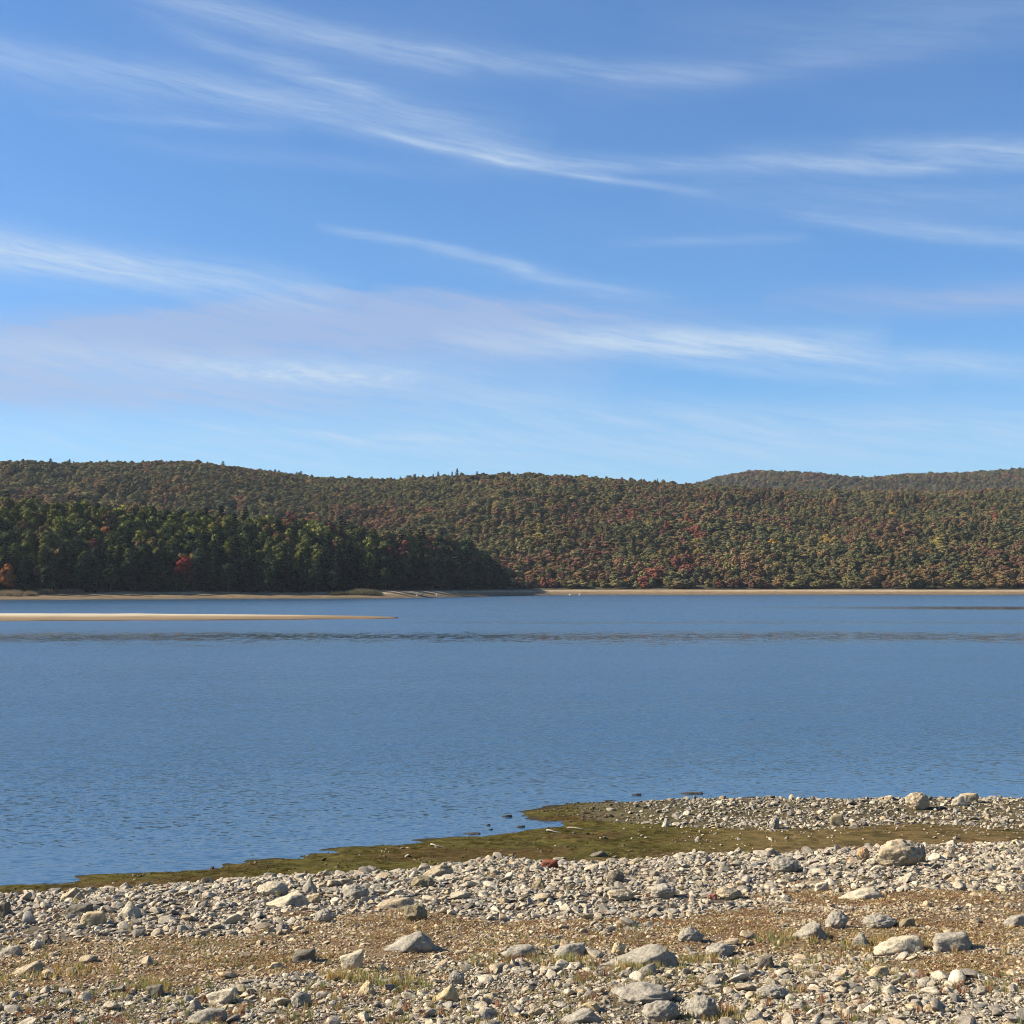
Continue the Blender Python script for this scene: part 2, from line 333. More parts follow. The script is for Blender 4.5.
def scatter(name, pts, rot, scl, idx, tint, col):
    me = bpy.data.meshes.new(name); n = len(pts)
    me.vertices.add(n); me.vertices.foreach_set('co', np.asarray(pts, np.float32).ravel())
    for k, v, t, f in (('rot', rot, 'FLOAT_VECTOR', 'vector'), ('scl', scl, 'FLOAT_VECTOR', 'vector')):
        a = me.attributes.new(k, t, 'POINT'); a.data.foreach_set(f, np.asarray(v, np.float32).ravel())
    a = me.attributes.new('idx', 'INT', 'POINT'); a.data.foreach_set('value', np.asarray(idx, np.int32))
    a = me.attributes.new('tint', 'FLOAT_COLOR', 'POINT'); a.data.foreach_set('color', np.concatenate([tint, np.ones((n, 1))], 1).astype(np.float32).ravel())
    o = link(name, me)
    ng = bpy.data.node_groups.new(name+'_nodes', 'GeometryNodeTree')
    ng.interface.new_socket('Geometry', in_out='INPUT', socket_type='NodeSocketGeometry')
    ng.interface.new_socket('Geometry', in_out='OUTPUT', socket_type='NodeSocketGeometry')
    gi = ng.nodes.new('NodeGroupInput'); go = ng.nodes.new('NodeGroupOutput')
    ci = ng.nodes.new('GeometryNodeCollectionInfo'); ci.inputs['Collection'].default_value = col
    ci.inputs['Separate Children'].default_value = True; ci.inputs['Reset Children'].default_value = True
    ip = ng.nodes.new('GeometryNodeInstanceOnPoints'); ip.inputs['Pick Instance'].default_value = True
    L = ng.links.new; L(gi.outputs[0], ip.inputs['Points']); L(ci.outputs[0], ip.inputs['Instance'])
    for nm, dt, sk in (('rot', 'FLOAT_VECTOR', 'Rotation'), ('scl', 'FLOAT_VECTOR', 'Scale'), ('idx', 'INT', 'Instance Index')):
        a = ng.nodes.new('GeometryNodeInputNamedAttribute'); a.data_type = dt; a.inputs[0].default_value = nm
        L(a.outputs[0], ip.inputs[sk])
    L(ip.outputs[0], go.inputs[0])
    md = o.modifiers.new('scatter', 'NODES'); md.node_group = ng
    return o
rock_shapes = [rock_proto(100+i, 3, 13 if i % 2 else 10, .07, (.26, .66) if i % 2 else (.42, .8)) for i in range(16)]
rock_col = proto_col('pebble', [mesh_np('pebble', V, Fc, ROCK_I) for V, Fc in rock_shapes])

# candidate rocks (metres)
def sample(n, x0, x1, y0, y1): return rng.uniform(x0, x1, n), rng.uniform(y0, y1, n)
PAL = np.array([(.42, .38, .31), (.36, .335, .285), (.47, .43, .36), (.30, .28, .25), (.40, .34, .26), (.52, .49, .42), (.22, .205, .185), (.44, .36, .24), (.34, .33, .31)])
PN = ['pale tan', 'light grey', 'pale buff', 'mid grey', 'warm tan', 'whitish', 'dark grey', 'ochre tan', 'cool grey']
PW = [.18, .16, .12, .16, .1, .07, .11, .03, .07]
LAND = [] # landmark footprints (x, y, r)
R = []    # arrays
def add_rocks(n, box, dens, med, sig, lo, hi, seed, flat=(.26, .66)):
    x, y = sample(n, *box); z = ground_z(x, y); q = zones(x, y, np.maximum(z, 0))
    k = rng.random(n) < dens(q, x, y); x, y, z = x[k], y[k], z[k]; m = len(x)
    s = np.clip(med*np.exp(sig*rng.normal(size=m)), lo, hi)
    sc = np.stack([s*rng.uniform(.9, 1.35, m), s*rng.uniform(.7, 1.05, m), s*rng.uniform(flat[0], flat[1], m)], 1)
    R.append((x, y, z, sc))
box = (-19, 24, 11.5, 44)
A = (box[1]-box[0])*(box[3]-box[2])
cl = lambda x, y, f, sd, a, b: sstep(a, b, fbm(x*f, y*f, sd))
add_rocks(int(A*135), box, lambda q, x, y: q['B']*(.55+.45*cl(x, y, .9, 111, .35, .6)), .074, .52, .03, .30, 0)
add_rocks(int(A*95), box, lambda q, x, y: q['B']*.75+q['D']*.6, .055, .3, .03, .1, 0)
add_rocks(int(A*120), box, lambda q, x, y: q['D']*(.4+.6*cl(x, y, .7, 112, .36, .56)), .072, .52, .03, .27, 0)
add_rocks(int(A*120), (-14, 17, 11.5, 20), lambda q, x, y: q['D']*.9, .035, .3, .02, .07, 0)
add_rocks(int(A*95), box, lambda q, x, y: q['spit']*(.2+.5*sstep(600, 700, q['px'])), .072, .5, .04, .26, 0)
add_rocks(int(A*260), (-17, 21, 14, 30), lambda q, x, y: q['C']*(.35+.65*cl(x, y, 1.3, 113, .4, .6)), .038, .32, .018, .085, 0)
add_rocks(int(A*30), box, lambda q, x, y: q['C']*(.08+.92*cl(x, y, .8, 119, .52, .66)), .075, .5, .035, .22, 0)
add_rocks(int(A*60), box, lambda q, x, y: (1-q['beyond'])*sstep(.05, .4, q['s'])*(.06+.6*np.exp(-((q['px']-560)/45)**2)*sstep(826, 818, q['py'])+.25*cl(x, y, 1.1, 117, .55, .7)), .045, .45, .02, .14, 0)
add_rocks(int(A*9), box, lambda q, x, y: (1-q['beyond'])*sstep(.4, 1.2, q['s'])*(.10+.9*sstep(-1.5, -.3, q['e'])*sstep(400, 470, q['px'])*(1-sstep(640, 720, q['px']))+.25*sstep(540, 640, q['px'])*sstep(845, 820, q['py'])), .06, .5, .03, .2, 0)
rx = np.concatenate([r[0] for r in R]); ry = np.concatenate([r[1] for r in R]); rz = np.concatenate([r[2] for r in R]); rs = np.concatenate([r[3] for r in R])
ci = rng.choice(len(PAL), len(rx), p=PW)
rot = np.stack([rng.normal(0, .32, len(rx)), rng.normal(0, .32, len(rx)), rng.uniform(0, 6.283, len(rx))], 1)
pidx = rng.integers(0, len(rock_shapes), len(rx))

# ------------------------------------------------------------------ landmark rocks
def hull_mesh(name, pts, dims, seed, cuts=3, rough=.07, smooth=1):
    bm = bmesh.new()
    for p in pts: bm.verts.new(p)
    r = bmesh.ops.convex_hull(bm, input=bm.verts)
    junk = [v for v in bm.verts if not v.link_faces]
    if junk: bmesh.ops.delete(bm, geom=junk, context='VERTS')
    bmesh.ops.triangulate(bm, faces=bm.faces)
    for _ in range(cuts):
        bmesh.ops.subdivide_edges(bm, edges=bm.edges, cuts=1, use_grid_fill=True)
        bmesh.ops.triangulate(bm, faces=bm.faces)
    for _ in range(smooth): bmesh.ops.smooth_vert(bm, verts=bm.verts, factor=.5, use_axis_x=True, use_axis_y=True, use_axis_z=True)
    off = Vector((seed*3.1, seed*1.7, 0))
    for v in bm.verts:
        n = v.normal if v.normal.length else Vector((0, 0, 1))
        d = rough*(mnoise.noise(v.co*4+off)+.6*mnoise.noise(v.co*9+off)+.4*mnoise.noise(v.co*18+off))
        v.co += v.co.normalized()*d*1.2
        v.co = Vector((v.co.x*dims[0], v.co.y*dims[1], v.co.z*dims[2]))
    me = bpy.data.meshes.new(name); bm.to_mesh(me); bm.free(); me.materials.append(ROCK_O)
    me.polygons.foreach_set('use_smooth', [True]*len(me.polygons)); return me
def jit(P, s, a=.06):
    r = random.Random(s); return [(x+r.uniform(-a, a), y+r.uniform(-a, a), z+r.uniform(-a, a)*.7) for x, y, z in P]
SHP = {
 'wedge': [(-.5, -.1, .05), (-.45, .25, .1), (-.1, -.45, .0), (.02, -.5, .42), (.22, -.1, 1), (.15, .3, .85), (.30, -.3, .82), (.5, -.3, 0), (.5, .3, 0), (-.2, .4, 0), (.42, 0, .35), (-.15, .1, .55)],
 'peak': [(-.5, -.3, 0), (-.4, .4, 0), (.1, .5, 0), (.5, .2, 0), (.4, -.45, 0), (-.05, -.5, .1), (0, .05, 1), (.12, -.1, .92), (-.28, 0, .55), (.3, .1, .5), (.2, -.35, .4)],
 'block': [(-.5, -.4, 0), (.45, -.5, 0), (.5, .4, 0), (-.4, .5, 0), (-.45, -.3, .72), (.38, -.42, 1), (.42, .3, .92), (-.3, .42, .8), (.5, 0, .3)],
 'tilt': [(-.35, -.4, 0), (.3, -.4, 0), (.35, .4, 0), (-.3, .4, 0), (-.5, -.3, .62), (.5, -.3, 1), (.42, .3, .95), (-.45, .3, .6), (.2, -.5, .3)],
 'slab': [(-.5, -.3, .0), (-.42, .4, .1), (.3, .5, .0), (.5, .1, .1), (.42, -.45, 0), (-.2, -.5, .1), (.4, .2, .95), (.1, -.3, .9), (-.3, -.1, .6), (.44, -.2, .95), (-.1, .35, .75)],
}
SHP['egg'] = [(-.5, -.1, .15), (-.42, .3, .2), (-.3, -.42, .12), (-.38, -.1, .75), (-.12, -.2, 1), (.12, .1, 1), (.33, -.15, .85), (.3, -.45, .3), (.5, -.1, .35), (.48, .2, .2), (.1, .5, .3), (-.1, .3, .9), (.35, -.3, 0), (-.3, -.3, 0), (.3, .35, 0), (0, -.5, .45)]
def round_pts(seed, flat=1):
    r = np.random.default_rng(seed); V, _ = ico(2)
    for _ in range(6):
        n = r.normal(size=3); n /= np.linalg.norm(n); d = V@n-r.uniform(.72, .9); V = V-np.where(d > 0, d, 0)[:, None]*n
    V[:, 2] = V[:, 2]*.62+.42
    return [(a*.5, b*.5, c) for a, b, c in V]
TAN = (.40, .345, .26); PALE = (.48, .44, .36); GREY = (.32, .305, .275); DK = (.15, .14, .12); WH = (.55, .52, .45); OCH = (.46, .39, .26); OL = (.25, .22, .15); RED = (.20, .07, .045)
# left, right, top, base, shape, colour, name, label, short reference
LM = [
 (881, 926, 841, 867, 'round', TAN, 'boulder', 'large rounded tan boulder at the back edge of the cobbles, biggest on the beach', 'the big tan boulder'),
 (914, 927, 844, 863, 'round', GREY, 'boulder', 'small grey boulder tucked against the right end of the big tan boulder', None),
 (907, 932, 794, 810, 'round', TAN, 'boulder', 'rounded tan boulder standing up against the water on the rocky spit', 'the spit boulder'),
 (952, 968, 796, 806, 'slab', PALE, 'rock', 'pale flat rock right of the rounded spit boulder, in front of a longer tan one', 'the pale spit slab'),
 (960, 979, 793, 803, 'block', TAN, 'rock', 'longer tan rock with a dark right end on the spit, right of its rounded boulder', None),
 (377, 437, 929, 953, 'wedge', GREY, 'boulder', 'peaked wedge boulder with a black shaded right face in the brown gravel', 'the peaked wedge boulder'),
 (339, 363, 950, 970, 'tilt', PALE, 'rock', 'pale block tilted up to the right beside the peaked wedge boulder', 'the tilted pale block'),
 (292, 315, 949, 963, 'block', DK, 'rock', 'low dark rock in brown gravel left of the tilted pale block', 'the low dark gravel rock'),
 (264, 311, 890, 907, 'wedge', PALE, 'boulder', 'long pale boulder with dark right end among left cobbles', 'the long pale boulder'),
 (307, 320, 893, 903, 'tilt', OCH, 'rock', 'small orange rock leaning on the right end of the long pale boulder', None),
 (340, 368, 884, 900, 'round', GREY, 'boulder', 'rounded grey boulder right of the orange rock in the cobbles', 'the rounded grey cobble boulder'),
 (301, 317, 876, 893, 'peak', GREY, 'rock', 'pointed grey rock behind the long pale boulder', 'the pointed grey rock'),
 (256, 289, 882, 896, 'round', PALE, 'boulder', 'rounded pale boulder just behind the long pale boulder', None),
 (421, 453, 863, 877, 'wedge', TAN, 'boulder', 'smooth tan boulder on the edge of the moss left of the bay end', 'the smooth moss edge boulder'),
 (410, 434, 876, 888, 'round', OL, 'boulder', 'olive brown rounded boulder in front of the smooth tan moss edge boulder', 'the olive brown boulder'),
 (374, 412, 898, 910, 'slab', TAN, 'rock', 'long low tan rock behind the peaked wedge boulder', 'the long low tan rock'),
 (314, 332, 910, 923, 'round', GREY, 'rock', 'smooth light grey rock at the front edge of the left cobbles', 'the smooth light grey rock'),
 (403, 427, 905, 921, 'round', OL, 'boulder', 'brownish grey boulder just right of the long low tan rock', None),
 (541, 558, 859, 868, 'block', RED, 'brick_block', 'brick red squared block at the edge of the cobbles below the moss', 'the red block'),
 (589, 608, 850.5, 857, 'wedge', DK, 'stone_slab', 'thin dark slab with pale upper face leaning on the muddy moss flat', 'the leaning dark slab'),
 (607, 626, 871, 883, 'round', (.20, .175, .14), 'boulder', 'rounded dark brown boulder right of the red block', 'the dark brown boulder'),
 (531, 547, 877, 889, 'peak', OL, 'rock', 'pointed brown rock in the cobbles below the red block', 'the pointed brown rock'),
 (650, 679, 885, 899, 'round', GREY, 'boulder', 'mottled grey boulder low among the middle cobbles', 'the mottled middle boulder'),
 (606, 634, 889, 901, 'round', TAN, 'boulder', 'buff domed boulder left of the mottled middle boulder', None),
 (717, 742, 888, 900, 'round', TAN, 'boulder', 'tan domed boulder with a small red stone at its left side', 'the domed boulder by the red stone'),
 (708, 717, 894, 900, 'block', (.30, .14, .10), 'stone', 'small pinkish red stone at the left side of a tan domed boulder', None),
 (678, 704, 928, 943, 'round', GREY, 'boulder', 'rounded grey boulder alone on brown gravel below the red stone', 'the lone gravel boulder'),
 (607, 682, 945, 968, 'wedge', GREY, 'boulder', 'broad mottled grey boulder with dark right end and dry grass in front', 'the broad mottled boulder'),
 (612, 626, 943, 955, 'round', OCH, 'rock', 'yellowish rock on the left back edge of the broad mottled boulder', None),
 (501, 536, 945, 958, 'slab', GREY, 'stone_slab', 'flat grey slab left of the broad mottled boulder', 'the flat grey slab'),
 (552, 586, 943, 957, 'slab', GREY, 'stone_slab', 'flat light grey slab between two larger flat rocks of the lower bed', None),
 (612, 676, 984, 1004, 'round', GREY, 'boulder', 'big low rounded grey boulder near the bottom of the beach', 'the big low boulder'),
 (644, 681, 1002, 1022, 'round', GREY, 'boulder', 'grey boulder at the bottom just in front of the big low boulder', None),
 (688, 722, 997, 1020, 'round', GREY, 'boulder', 'grey boulder at the bottom with dark dry grass on its right', 'the grassy bottom boulder'),
 (826, 850, 912, 929, 'round', GREY, 'boulder', 'smooth grey egg shaped boulder above a flat grey pair', 'the egg shaped boulder'),
 (793, 827, 921, 940, 'wedge', GREY, 'rock', 'mottled flat grey rock touching the left of the egg shaped boulder', 'the mottled flat rock'),
 (852, 871, 933, 947, 'peak', GREY, 'rock', 'small upright grey rock in front of the egg shaped boulder', 'the small upright rock'),
 (866, 898, 915, 929, 'round', GREY, 'boulder', 'flat rounded grey boulder right of the egg shaped boulder', 'the flat rounded boulder'),
 (897, 916, 918, 928, 'slab', OL, 'rock', 'small dark flat rock at the right end of the flat rounded boulder', None),
 (878, 926, 936, 954, 'slab', PALE, 'rock', 'broad flat pale rock left of the squared grey boulder', 'the broad flat pale rock'),
 (937, 972, 933, 952, 'block', GREY, 'boulder', 'squared grey boulder with black right face at the right', 'the squared grey boulder'),
 (840, 886, 887, 900, 'wedge', PALE, 'boulder', 'long pale boulder with a dark tail below the big tan boulder', 'the long right boulder'),
 (816, 829, 882, 892, 'block', PALE, 'rock', 'small squared pale rock left of the long boulder with a dark tail', None),
 (771, 801, 857, 873, 'round', GREY, 'boulder', 'light grey rounded boulder on the back edge of cobbles left of the small pinkish one', 'the back edge boulder'),
 (858, 871, 848, 860, 'round', (.46, .32, .2), 'boulder', 'small pinkish tan boulder left of the big tan boulder', None),
 (-10, 8, 902, 918, 'block', DK, 'boulder', 'dark boulder cut by the left edge among the cobbles', 'the dark edge boulder'),
 (57, 81, 887, 899, 'wedge', TAN, 'boulder', 'tan boulder at the moss edge near the left side of the beach', 'the left moss edge boulder'),
 (80, 103, 911, 926, 'block', OCH, 'boulder', 'yellowish boulder with black right side near the left edge', 'the yellowish left boulder'),
 (117, 140, 901, 918, 'peak', PALE, 'boulder', 'pointed pale boulder right of the yellowish boulder', 'the pointed pale boulder'),
 (65, 90, 904, 916, 'block', DK, 'boulder', 'dark rock with its shadow put into the colour, behind the yellowish left boulder', None),  # dark tone stands in for the shadowed hole among these rocks
 (10, 43, 960, 974, 'wedge', TAN, 'boulder', 'smooth tan boulder with dark right end on the gravel at lower left', 'the smooth lower left boulder'),
 (-4, 20, 945, 957, 'slab', GREY, 'stone_slab', 'flat grey slab at the left edge above the smooth lower left boulder', 'the left edge slab'),
 (38, 52, 934, 945, 'peak', DK, 'rock', 'dark little peaked rock right of the slab at the left edge', None),
 (28, 41, 940, 949, 'round', WH, 'rock', 'whitish round rock beside a dark little peaked one at left', None),
 (206, 233, 988, 1005, 'tilt', PALE, 'rock', 'pale tilted rock with a dark right side in the lower left bed', 'the pale tilted rock'),
 (186, 224, 1008, 1024, 'slab', GREY, 'boulder', 'flat grey boulder at the very bottom below the pale tilted rock', 'the bottom flat boulder'),
 (146, 162, 985, 997, 'block', DK, 'rock', 'dark grey rock in yellow grass at lower left', 'the dark rock in yellow grass'),
 (432, 459, 984, 1002, 'wedge', OCH, 'boulder', 'yellowish pale boulder with a dark notch, low in the middle', 'the yellowish middle boulder'),
 (448, 466, 972, 986, 'round', GREY, 'boulder', 'mottled pale boulder behind the yellowish middle boulder', None),
 (357, 376, 980, 995, 'peak', OCH, 'rock', 'cream pointed rock below the peaked wedge boulder', 'the cream pointed rock'),
 (288, 310, 993, 1008, 'round', GREY, 'boulder', 'grey rounded boulder at the bottom left of the cream pointed rock', 'the bottom grey boulder'),
 (758, 774, 956, 969, 'block', DK, 'rock', 'dark angular rock right of the dry grass of the broad mottled boulder', 'the dark angular rock'),
 (868, 890, 966, 976, 'slab', OCH, 'stone_slab', 'orange tan slab lying below the broad flat pale rock', 'the orange slab'),
 (1005, 1030, 915, 927, 'slab', GREY, 'rock', 'flat grey rock at the right edge beside the brown gravel', 'the right edge rock'),
 (758, 790, 985, 1000, 'round', GREY, 'boulder', 'grey domed boulder in the lower bed below the dark angular rock', 'the lower domed boulder'),
 (707, 738, 944, 957, 'round', GREY, 'boulder', 'grey low boulder right of the broad mottled boulder', None),
 (560, 600, 1008, 1024, 'wedge', GREY, 'boulder', 'long grey boulder at the very bottom left of the big low boulder', None),
 (770, 780, 818, 829, 'round', GREY, 'rock', 'grey round rock at the front of the spit, left half', 'the grey spit rock'),
 (831, 845, 814, 826, 'block', OL, 'rock', 'brown angular rock at the front of the spit below its rounded boulder', 'the brown spit rock'),
 (662, 670, 818, 827, 'peak', WH, 'rock', 'bright white pointed rock on the left part of the spit', 'the white spit rock'),
]
lmo = []
for i, (l, r_, t, b, shp, colr, nm, lab, ref) in enumerate(LM):
    cx = (l+r_)/2; gx, gy, gz = ground_at(cx, b)
    dep = gy*cp+(gz-CH)*sp; m = dep/F; w = (r_-l)*m; D = w*(.55 if shp in ('wedge', 'slab') else .75)
    slope = (CH-gz)/gy; h = max((b-t)*m-D*.35*slope, w*.22)
    pts = round_pts(i+5) if shp == 'round' else jit(SHP[shp], i)
    y = gy+D*.42; z = float(ground_z(np.array([gx]), np.array([y]))[0]) if shp != 'x' else gz
    z = min(z, gz+.05)
    me = hull_mesh(nm, pts, (w*1.04, D, h*1.12), i+1)
    o = link(nm, me); o.location = (gx, y, z-h*.07); o.rotation_euler = (0, 0, random.uniform(-.12, .12)); o.color = (colr[0]*.92, colr[1]*.84, colr[2]*.71, 1)
    tag(o, lab, 'rock' if nm in ('rock', 'boulder') else ('slab' if nm == 'stone_slab' else ('brick' if nm == 'brick_block' else 'stone')), 'larger rocks on the beach')
    LAND.append((gx, y, w, D)); lmo.append((gx, y, ref, cx, (t+b)/2))
keep = np.ones(len(rx), bool); ms = rs[:, :2].max(1)
for gx, y, w, D in LAND:
    near_ = (np.abs(rx-gx) < w*.5+ms*.25) & (np.abs(ry-y) < D*.45+ms*.25)
    front = (np.abs(rx-gx) < w*.45) & (ry < y) & (ry > y-D*.5-.28) & (ms > .13)
    keep &= ~(near_ | front)
rx, ry, rz, rs, ci, rot, pidx = [a[keep] for a in (rx, ry, rz, rs, ci, rot, pidx)]
jt = rng.uniform(.85, 1.12, (len(rx), 1)); tint = PAL[ci]*jt*np.array([.96, .87, .73])
sandy = zones(rx, ry, np.maximum(rz, 0))['C'][:, None]; tint = tint*(1+sandy*np.array([[.12, .02, -.12]]))
dull = np.clip((ry-34)/4, 0, 1)[:, None]; tint = tint*(1-dull*.15)
wetk = sstep(.2, 1.5, sdist(rx, ry, SHW))[:, None]; tint = tint*(.45+.55*wetk)
qq = zones(rx, ry, np.maximum(rz, 0)); mud = (1-qq['beyond'])*(1-sstep(600, 680, qq['px']))*(rng.random(len(rx)) < .8); tint = tint*(1-mud[:, None]*np.array([[.66, .70, .80]]))
px, py, dep = proj(rx, ry, rz); size = np.sqrt(rs[:, 0]*rs[:, 2])*F/dep
vis = (px > 3) & (px < 1021) & (py > 797) & (py < 1021)
N_IND = 300-len(LM)-10
order = np.argsort(-np.where(vis, size, 0))[:N_IND]; ind = np.zeros(len(rx), bool); ind[order] = True
pts = np.stack([rx, ry, rz+rs[:, 2]*.22], 1)
so = scatter('pebbles', pts[~ind], rot[~ind], rs[~ind], pidx[~ind], tint[~ind], rock_col)
tag(so, 'loose grey and tan cobbles and pebbles covering the beach and spit', 'pebbles', kind='stuff')
# individually named rocks
rock_me = [mesh_np('rock', V, Fc, ROCK_O) for V, Fc in rock_shapes]
refs = [(a, b, c_, u, v) for a, b, c_, u, v in lmo if c_]
used = {}
ORD = ['', 'second ', 'third ', 'fourth ', 'fifth ', 'sixth ', 'seventh ', 'eighth ', 'ninth ', 'tenth ', 'eleventh ', 'twelfth ']
cand = []
for i in np.where(ind)[0]:
    u, v = px[i], py[i]-size[i]*.4
    j = min(range(len(refs)), key=lambda k: math.hypot(u-refs[k][3], 1.8*(v-refs[k][4])))
    du, dv = u-refs[j][3], 1.8*(v-refs[j][4]); dist = math.hypot(du, dv)
    if abs(du) > 2*abs(dv): wh = 'left of' if du < 0 else 'right of'
    elif abs(dv) > 2*abs(du): wh = 'behind' if dv < 0 else 'in front of'
    else: wh = ('behind and left of' if du < 0 else 'behind and right of') if dv < 0 else ('in front and left of' if du < 0 else 'in front and right of')
    fl = rs[i, 2]/rs[i, 0]; shp = 'flat' if fl < .38 else ('rounded' if pidx[i] % 2 == 0 else 'angular')
    cand.append((dist, i, '%s %s' % (PN[ci[i]], shp), '%s %s' % (wh, refs[j][2])))
cand.sort()
for dist, i, a, b in cand:
    k = (a, b); n = used.get(k, 0); used[k] = n+1
    tot = sum(1 for c_ in cand if c_[2] == a and c_[3] == b)
    lab = '%s rock %s%s' % (a, '' , b) if tot == 1 else ('%s%s rock %s' % ('nearest ' if n == 0 else ORD[n]+'nearest ', a, b))
    o = link('rock', rock_me[pidx[i]]); o.location = pts[i]; o.rotation_euler = rot[i]; o.scale = rs[i]; o.color = (*tint[i], 1)
    tag(o, lab, 'rock', 'medium rocks on the beach')
# dark stones and low mud patches standing in the shallows
SHAL = [(500, 513, 814, 817, 'small dark stone in the water off the tip of the spit'), (485, 491, 823, 825.5, 'dark little stone in the bay, above its near neighbour'),
        (487, 493, 828, 830, 'dark little stone closest to the mossy bank in the bay'), (514, 526, 825, 827.5, 'flat dark stone in the inner corner of the bay'),
        (630, 643, 792.5, 795.5, 'dark rock breaking the water beyond the spit, the left one'), (677, 707, 792, 794.5, 'long low dark rock awash beyond the spit'),
        (740, 760, 796.5, 798.5, 'low dark rock at the waterline on the back of the spit'), (460, 482, 832.5, 834.5, 'thin dark mud lump at the water edge of the mossy bank')]
for i, (l, r_, t, b, lab) in enumerate(SHAL):
    gx, gy = on_plane((l+r_)/2, b); m = gy/F; w = (r_-l)*m; h = (b-t)*m
    me = hull_mesh('rock', jit(SHP['slab'], 60+i), (w*.85, w*.4, h*.75), 80+i); o = link('shallows_rock', me); o.location = (gx, gy+w*.2, -h*.12); o.color = (.05, .045, .035, 1)
    tag(o, lab, 'rock', 'dark stones in the shallows')
# driftwood
def stick(p0, p1, r, lab, nm='driftwood_stick'):
    a = Vector(ground_at(*p0)); b = Vector(ground_at(*p1)); a.z = max(a.z, 0)+r; b.z = max(b.z, 0)+r; cen = (a+b)/2
    bm = bmesh.new(); n = 9; sg = 7; d = (b-a); side = Vector((-d.y, d.x, 0)).normalized(); rings = []
    for i in range(n):
        t = i/(n-1); c_ = a.lerp(b, t)-cen+side*.06*math.sin(t*5+r*90)+Vector((0, 0, .03*math.sin(t*4)))
        rr = r*(1-.55*t)*(1+.2*math.sin(t*17))
        rings.append([bm.verts.new(c_+side*rr*math.cos(6.283*k/sg)+Vector((0, 0, rr*math.sin(6.283*k/sg)))) for k in range(sg)])
    for i in range(n-1):
        for k in range(sg): bm.faces.new((rings[i][k], rings[i][(k+1) % sg], rings[i+1][(k+1) % sg], rings[i+1][k]))
    bm.faces.new(rings[0]); bm.faces.new(rings[-1][::-1])
    me = bpy.data.meshes.new(nm); bm.to_mesh(me); bm.free(); me.materials.append(WOOD); o = link(nm, me); o.location = cen
    tag(o, lab, 'driftwood', 'driftwood on the moss')
stick((545, 831.5), (560, 833), .022, 'short bleached stick lying on moss beside the bay')
stick((566, 829), (588, 830), .018, 'thin pale stick on the moss at the foot of the spit')
stick((429, 846), (444, 848), .022, 'bleached stick on the mossy bank left of the bay')
stick((884, 822), (905, 824.5), .022, 'pale stick at the front of the spit below its rounded boulder')

# ------------------------------------------------------------------ dry plants
def tuft_mesh(name, seed, n, h, spread, wdt, mat, lean=.5):
    r = random.Random(seed); V = []; Fc = []
    for i in range(n):
        a = r.uniform(0, 6.283); d = r.uniform(0, spread); hh = h*r.uniform(.5, 1.1); x, y = d*math.cos(a), d*math.sin(a)
        b = r.uniform(0, 6.283); lx, ly = lean*hh*math.cos(b)*r.random(), lean*hh*math.sin(b)*r.random(); wx, wy = wdt*math.sin(b), -wdt*math.cos(b)
        k = len(V); V += [(x-wx, y-wy, 0), (x+wx, y+wy, 0), (x+wx*.7+lx*.4, y+wy*.7+ly*.4, hh*.55), (x-wx*.7+lx*.4, y-wy*.7+ly*.4, hh*.55), (x+lx, y+ly, hh)]
        Fc += [(k, k+1, k+2, k+3), (k+3, k+2, k+4)]
    return mesh_np(name, V, Fc, mat, False)
def mat_mesh(name, seed, n, h, spread, s, mat):
    r = random.Random(seed); V = []; Fc = []
    for i in range(n):
        a = r.uniform(0, 6.283); d = spread*r.random()**.6; x, y, z = d*math.cos(a), d*math.sin(a), h*r.uniform(.1, 1)*(1-d/spread*.6)
        e = Euler((r.uniform(-1, 1), r.uniform(-1, 1), r.uniform(0, 6))); k = len(V); ss = s*r.uniform(.6, 1.3)
        for c_ in ((-1, -.5, 0), (0, -.7, 0), (1, 0, 0), (0, .7, 0)):
            p = Vector(c_)*ss; p.rotate(e); V.append((x+p.x, y+p.y, z+p.z))
        Fc.append((k, k+1, k+2, k+3))
    return mesh_np(name, V, Fc, mat, False)
tuft_col = proto_col('tuft', [tuft_mesh('tuft', i, 22, .13, .06, .0045, TUFT_I) for i in range(3)]+[mat_mesh('mat', 20+i, 34, .045, .11, .014, TUFT_I) for i in range(3)])
def scat_plants(n, box, dens, pal, pw, types, scl):
    x, y = sample(n, *box); z = ground_z(x, y); q = zones(x, y, np.maximum(z, 0)); k = rng.random(n) < dens(q, x, y); x, y, z = x[k], y[k], z[k]; m = len(x)
    c_ = np.array(pal)[rng.choice(len(pal), m, p=pw)]*rng.uniform(.75, 1.2, (m, 1)); s = rng.uniform(*scl, m)
    return np.stack([x, y, z+.005], 1), np.stack([0*x, 0*x, rng.uniform(0, 6.28, m)], 1), np.stack([s, s, s], 1), rng.choice(types, m), c_
G = []
bx = (-15, 19, 12, 31); A = 34*19
vg = lambda x, y, sd, a, b: sstep(a, b, fbm(x*.75, y*.95, sd))
# rust coloured low mats in the gravel strip
G.append(scat_plants(int(A*130), bx, lambda q, x, y: q['C']*(.2+.8*vg(x, y, 211, .42, .58)), [(.28, .165, .085), (.33, .22, .105), (.22, .12, .07), (.34, .27, .13)], [.3, .3, .15, .25], [3, 4, 5], (.4, .9)))
